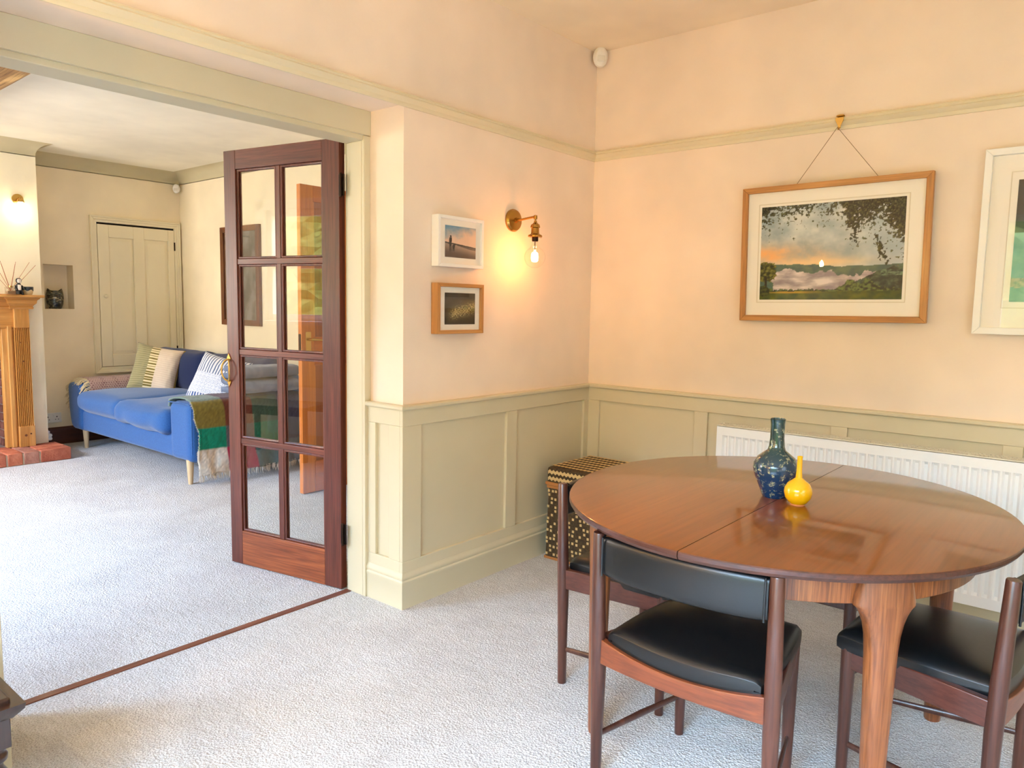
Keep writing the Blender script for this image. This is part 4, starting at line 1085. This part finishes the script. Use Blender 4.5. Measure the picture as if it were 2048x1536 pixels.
rim = lathe(BM(), [(0.0385, 0.036), (0.040, 0.036), (0.0405, 0.062), (0.037, 0.064), (0.034, 0.05)], 30)
for v in rim.verts:
    if v.co.z < 0.04: v.co.z += 0.006*math.sin(5*math.atan2(v.co.y, v.co.x))
obj('drip_rim', rim, M_potblue, pt)
# wax bag charm / white lump by the hearth end
o = obj('white_ornament', join(soft_box(0.05, 0.05, 0.03, 0.014, 5, c=(0, 0, 0.015)), soft_box(0.038, 0.04, 0.03, 0.014, 5, c=(0.004, 0.006, 0.042)), soft_box(0.026, 0.028, 0.03, 0.012, 5, c=(0, -0.002, 0.068))), M_white)
o.location = (-4.60, -1.168, 0.098); tag(o, 'small lumpy white ornament on the end of the hearth', 'ornament')

# lounge wall light on the chimney breast
lw = thing('breast_wall_light', 'small glowing wall light on the chimney breast', 'wall light', (XB, -1.335, 2.05))
obj('wall_plate', lathe(BM(), [(0.0, 0.0), (0.040, 0.0), (0.040, 0.012), (0.0, 0.016)], 24, M=Matrix.Rotation(PI/2, 4, 'Y')), M_brassB, lw)
bm = BM(); tube(bm, [(0.01, 0, 0), (0.05, 0, 0.008), (0.07, 0, 0.0)], 0.006, 10); obj('arm', bm, M_brassB, lw)
obj('lamp_cup', lathe(BM(), [(0.010, 0.0), (0.022, -0.008), (0.028, -0.028), (0.026, -0.028), (0.020, -0.010), (0.0, -0.004)], 20, (0.07, 0, 0)), M_brassB, lw)
obj('bulb', lathe(BM(), [(0.0, -0.060), (0.014, -0.056), (0.021, -0.042), (0.017, -0.028), (0.009, -0.018), (0.0, -0.016)], 20, (0.07, 0, 0)), emit('warm_bulb', (1.0, 0.85, 0.55), 14.0), lw)
bulb_light('breast_lamp', (XB+0.085, -1.335, 1.96), 1.6, (1.0, 0.74, 0.42), 0.03)

# ================================================================== SOFA
sofa = thing('sofa', 'blue fabric two seat sofa with pale tapered wooden legs', 'sofa', (-3.70, -0.40, 0), 0.0)
def sp(nm, x0, x1, y0, y1, z0, z1, r, mat=M_sofa, n=12, bulge=(0, 0, 0), nz=(0, 5, 0), rot=None, parent=sofa):
    c = Vector(((x0+x1)/2+3.70, (y0+y1)/2+0.40, (z0+z1)/2))
    return obj(nm, soft_box(abs(x1-x0), abs(y1-y0), z1-z0, r, n, bulge, nz, c, rot), mat, parent, smooth=70)
sp('base', -4.72, -2.66, -0.925, 0.06, 0.155, 0.345, 0.035)
def arm_mesh(x0, x1, flare):
    bm = soft_box(x1-x0, 1.02, 0.42, 0.055, 12, nz=(0.004, 4, x0))
    for v in bm.verts:
        t = (0.21 - v.co.z)/0.42
        if flare < 0 and v.co.x < 0: v.co.x += 0.10*max(0.0, t-0.45)**1.5*2
        v.co += Vector(((x0+x1)/2+3.70, -0.435+0.40, 0.362))
    return bm
obj('arm', arm_mesh(-4.80, -4.50, -1), M_sofa, sofa, smooth=70); obj('arm', arm_mesh(-2.945, -2.620, 1), M_sofa, sofa, smooth=70)
pp = BM(); tube(pp, [(-2.935+3.7, -0.943+0.4, 0.565), (-2.78+3.7, -0.947+0.4, 0.572), (-2.64+3.7, -0.943+0.4, 0.568), (-2.622+3.7, -0.938+0.4, 0.55), (-2.622+3.7, -0.938+0.4, 0.22)], 0.004, 8); obj('piping', pp, M_sofa, sofa)
sp('back', -4.74, -2.66, -0.10, 0.12, 0.16, 0.70, 0.06)
sp('seat_cushion', -4.52, -3.70, -0.985, -0.12, 0.335, 0.505, 0.07, bulge=(0, 0.01, 0.035), nz=(0.010, 5, 1))
sp('seat_cushion', -3.75, -2.93, -1.00, -0.12, 0.325, 0.500, 0.07, bulge=(0, 0.02, 0.035), nz=(0.016, 6, 5))
RB = Matrix.Rotation(math.radians(-12), 4, 'X')
sp('back_cushion', -4.70, -3.72, -0.28, -0.04, 0.46, 0.85, 0.09, M_sofaD, bulge=(0.0, 0.05, 0.0), nz=(0.016, 4.5, 9), rot=RB)
sp('back_cushion', -3.74, -2.74, -0.28, -0.04, 0.46, 0.84, 0.09, M_sofaD, bulge=(0.0, 0.05, 0.0), nz=(0.020, 4.5, 14), rot=RB)
for (x, y) in ((-4.575, -0.885), (-2.70, -0.915), (-4.575, 0.02), (-2.72, 0.02)):
    obj('leg', lathe(BM(), [(0.014, 0.0), (0.016, 0.006), (0.026, 0.175)], 18, (x+3.70, y+0.40, 0)), M_legpale, sofa)

def scatter_cushion(name, label, loc, rot, w, h, t, colf, n=40):
    def surf(sgn):
        def pos(u, v):
            a, b = 2*u-1, 2*v-1
            pin = 1-0.07*(1-b*b)*1.0; pin2 = 1-0.07*(1-a*a)
            th = t*(max(0.0, (1-a**4)*(1-b**4)))**0.55
            return (a*w/2*pin, sgn*th/2 + 0.006*fbm(a*2, b*2, sgn), b*h/2*pin2)
        return pos
    bm = join(painted_grid(n, n, surf(-1), colf), painted_grid(n, n, surf(1), colf))
    bmesh.ops.remove_doubles(bm, verts=bm.verts, dist=0.0005); bmesh.ops.recalc_face_normals(bm, faces=bm.faces)
    o = obj(name, bm, M_cloth, smooth=80); o.location = loc; o.rotation_euler = rot
    return tag(o, label, 'cushion', 'scatter cushions on the sofa')
def colA(u, v):
    if u > 0.972: return (176, 148, 60)
    s = math.sin(v*PI*44) 
    if u < 0.34: return mixt((128, 122, 84), (164, 156, 118), 0.5+0.5*s)
    if u < 0.52: return (232, 214, 168) if math.sin(v*PI*34) > -0.1 else (116, 100, 40)
    return mixt((216, 196, 170), (230, 212, 188), 0.5+0.5*s)
def colB(u, v):
    if v > 0.60: return (220, 222, 226) if math.sin(u*PI*34) > -0.35 else (66, 88, 128)
    if v < 0.20: return (216, 218, 224) if math.sin(u*PI*34) > 0.0 else (52, 84, 140)
    return (222, 224, 230) if (math.sin(u*PI*68) + math.sin(v*PI*70)) > -0.8 else (106, 134, 176)
scatter_cushion('striped_cushion', 'cream and olive striped cushion against the far sofa arm', (-4.16, -0.46, 0.680), (math.radians(-20), math.radians(11), math.radians(52)), 0.39, 0.43, 0.17, colA, 60)
scatter_cushion('striped_cushion.001', 'blue and white striped cushion beside the checked throw', (-3.06, -0.50, 0.660), (math.radians(-26), math.radians(10), math.radians(22)), 0.44, 0.43, 0.16, colB, 90)

# throws
def drape(prof, y0, y1, ny, colf, wob, thick, name, label, cat, ns=70):
    """prof = [(x, z)] across an arm"""
    ls = [0.0]
    for a, b in zip(prof, prof[1:]): ls.append(ls[-1] + math.hypot(b[0]-a[0], b[1]-a[1]))
    T_ = ls[-1]
    def at(s):
        s *= T_
        for k in range(len(prof)-1):
            if s <= ls[k+1] or k == len(prof)-2:
                f = (s-ls[k])/(ls[k+1]-ls[k]); return (prof[k][0]+(prof[k+1][0]-prof[k][0])*f, prof[k][1]+(prof[k+1][1]-prof[k][1])*f)
    def pos(u, v):
        x, z = at(u); y = y0+(y1-y0)*v
        hang = max(0.0, 0.5 - z)
        x += wob*hang*(0.6+fbm(y*6, z*3, 2.5)) + 0.004*fbm(y*9, x*9, 3); y += 0.012*fbm(x*5+z*4, y*2, 8)*(1 if 0.02 < v < 0.98 else 2.0)
        return (x, y, z + 0.004*fbm(x*10, y*10, 5))
    o = obj(name, painted_grid(ns, ny, pos, colf), M_cloth, smooth=80)
    s = o.modifiers.new('thickness', 'SOLIDIFY'); s.thickness = thick; s.offset = 0
    return tag(o, label, cat), pos
# checked mohair throw over the right arm
OUT = [(-2.570, 0.085), (-2.585, 0.20), (-2.596, 0.40), (-2.603, 0.53), (-2.625, 0.574), (-2.67, 0.592), (-2.78, 0.597), (-2.90, 0.594), (-2.95, 0.578), (-2.965, 0.53)]
ROW = [[(206, 196, 178), (16, 130, 98), (122, 108, 46), (110, 128, 120)],
       [(150, 34, 62), (84, 78, 80), (104, 54, 36), (74, 40, 54)],
       [(60, 90, 92), (30, 108, 80), (58, 84, 66), (60, 80, 96)],
       [(84, 92, 104), (58, 56, 74), (64, 64, 84), (70, 74, 92)]]
def colT(u, v):
    c = ROW[min(3, int(v/0.25))]
    k = 0 if u < 0.19 else 1 if u < 0.36 else 2 if u < 0.60 else 3
    e = min(abs(u-0.19), abs(u-0.36), abs(u-0.6))
    n = fbm(u*70, v*50, 9)
    return tuple(max(0, min(255, q*(1+0.22*n))) for q in c[k])
th, tpos = drape(OUT, -0.925, -0.05, 80, colT, 0.10, 0.012, 'checked_throw', 'green red and cream checked mohair throw over the near sofa arm', 'throw')
fr_ = BM()
for k in range(260):
    v = random.random(); x, y, z = tpos(0.0, v); ln = random.uniform(0.02, 0.06)
    p = Vector((x, y, z+0.01)); q = p + Vector((random.uniform(-.012, .014), random.uniform(-.012, .012), -ln)); w = random.uniform(0.002, 0.005)
    tube(fr_, [p, (p+q)/2 + Vector((random.uniform(-.004, .004), 0, 0)), q], [w, w*0.8, w*0.3], 5)
for k in range(240):
    u = random.uniform(0, 0.6); x, y, z = tpos(u, 0.0); p = Vector((x, y+0.004, z)); q = p + Vector((random.uniform(-.004, .012), -random.uniform(0.004, 0.016), random.uniform(-.012, .004)))
    tube(fr_, [p, q], [0.0016, 0.0006], 4)
obj('fringe', fr_, M_mohair, th, kind='stuff')
# patterned rug over the left arm with a tasselled end
IN = [(-4.815, 0.40), (-4.812, 0.53), (-4.790, 0.577), (-4.74, 0.594), (-4.64, 0.599), (-4.55, 0.594), (-4.505, 0.574), (-4.492, 0.53), (-4.485, 0.47)]
def colP(u, v):
    p = 34.0; i = int(u*p*1.0); a = (u*p) % 1 - 0.5; b = (v*p*1.2 + 0.5*(i % 2)) % 1 - 0.5
    return (104, 52, 56) if abs(a) + abs(b) < 0.34 else (186, 154, 140)
tr, rpos = drape(IN, -0.86, -0.02, 130, colP, 0.02, 0.010, 'patterned_throw', 'pink patterned throw with cream tassels over the far sofa arm', 'throw', 120)
ts = BM()
for k in range(46):
    u = k/45; x, y, z = rpos(u, 0.0); p = Vector((x, y, z)); out = Vector((0, -1, 0))
    q = p + Vector((random.uniform(-.012, .012), -0.05-random.uniform(0, .03), -0.02-random.uniform(0, .05)))
    for j in range(3):
        e = q + Vector((random.uniform(-.010, .010), random.uniform(-.012, .004), -random.uniform(0, .03)))
        tube(ts, [p, (p+q)/2+Vector((random.uniform(-.004, .004), -0.008, 0.008)), e], [0.004, 0.0045, 0.002], 5)
    lathe(ts, [(0.0, -0.007), (0.007, 0.0), (0.0, 0.007)], 6, tuple((p+q)/2))
obj('tassel', ts, M_tass, tr, kind='stuff')
# folded fleece and loose navy cover at the right end of the sofa back
fold = [(-2.86, 0.632), (-2.62, 0.634), (-2.596, 0.646), (-2.592, 0.662), (-2.60, 0.678), (-2.64, 0.686), (-2.83, 0.688), (-2.852, 0.698), (-2.856, 0.714), (-2.846, 0.730), (-2.81, 0.738), (-2.64, 0.740), (-2.618, 0.752), (-2.616, 0.768), (-2.63, 0.782), (-2.68, 0.788), (-2.84, 0.786)]
bl, _p = drape(fold, -0.58, -0.08, 40, lambda u, v: mixt((104, 118, 144), (126, 140, 164), 0.5+fbm(u*20, v*8, 3)), 0.0, 0.040, 'folded_blanket', 'folded grey blue fleece blanket on the near sofa arm', 'blanket', 90)

# framed picture over the sofa
mp = thing('brown_framed_picture', 'brown wooden framed dark picture on the lounge wall behind the glazed door', 'picture', (-3.824, YB-0.002, 1.508))
frame_rect(0.63, 0.875, 0.05, 0.028, mp, M_mirrorwood, M_mirrorwood)
def darkart(u, v):
    n = fbm(u*3+v*6, v*3-u*5, 71); c = mixt((70, 66, 68), (128, 124, 124), 0.5+n)
    if u < 0.12: c = mixt((96, 66, 40), (120, 84, 54), 0.5+n)
    return c
obj('print', painted_grid(40, 50, lambda u, v: (-0.27+0.54*u, -0.012, -0.39+0.78*v), darkart), M_print, mp)
obj('glazing', plate(-0.27, 0.27, -0.39, 0.39, -0.018, -0.016), M_glass, mp)

# ================================================================== PINE DOOR standing open in the lounge
pd = thing('door_3', 'open orange pine panelled door with a brass lever, seen through the glass', 'door', (-1.883, -0.555, 0.006), kind='structure')
PDW, PDH, PT = 0.735, 2.036, 0.040
def pdb(nm, y0, y1, z0, z1, mat, x0=-PT, x1=0.0, bev=0.003): return obj(nm, box(x0, x1, y0, y1, z0, z1), mat, pd, bev)
pdb('stile', 0.0, 0.098, 0, PDH, M_pineD); pdb('stile', PDW-0.098, PDW, 0, PDH, M_pineD)
pdb('top_rail', 0.098, PDW-0.098, PDH-0.105, PDH, M_pineDY); pdb('lock_rail', 0.098, PDW-0.098, 0.86, 1.05, M_pineDY); pdb('bottom_rail', 0.098, PDW-0.098, 0, 0.21, M_pineDY)
pdb('muntin', PDW/2-0.04, PDW/2+0.04, 0.21, 0.86, M_pineD); pdb('muntin', PDW/2-0.04, PDW/2+0.04, 1.05, PDH-0.105, M_pineD)
for z0, z1 in ((0.21, 0.86), (1.05, PDH-0.105)):
    for y0, y1 in ((0.098, PDW/2-0.04), (PDW/2+0.04, PDW-0.098)):
        pdb('panel', y0, y1, z0, z1, M_pinePan, -0.027, -0.013, 0)
        pdb('panel_moulding', y0, y0+0.012, z0, z1, M_pineD, -0.013, -0.004, 0.003)
hd = obj('handle_plate', box(0.0, 0.005, 0.030, 0.072, 0.925, 1.085), M_brassB, pd, 0.003, label='brass back plate')
bm = BM(); tube(bm, [(0.004, 0.051, 1.035), (0.045, 0.051, 1.035), (0.050, 0.062, 1.035), (0.050, 0.155, 1.028)], [0.009, 0.008, 0.009, 0.006], 12); obj('lever', bm, M_brassB, hd)
obj('lock_plate', box(-0.032, -0.008, -0.002, 0.001, 0.93, 1.07), M_iron, pd)

# coffee table and garden side of the lounge, seen as reflections in the door panes
ct = thing('coffee_table', 'dark wooden coffee table reflected in the glazed door panes', 'table', (-2.36, -3.80, 0))
obj('tabletop', box(-0.37, 0.37, -0.19, 0.19, 0.425, 0.45), M_stool, ct, 0.004)
for sx in (-1, 1):
    for sy in (-1, 1): obj('leg', box(sx*0.34-0.02, sx*0.34+0.02, sy*0.16-0.02, sy*0.16+0.02, 0, 0.425), M_stool, ct, 0.004)
for sg in (-1, 1): obj('apron', box(-0.34, 0.34, sg*0.165, sg*0.15, 0.37, 0.425), M_stool, ct)
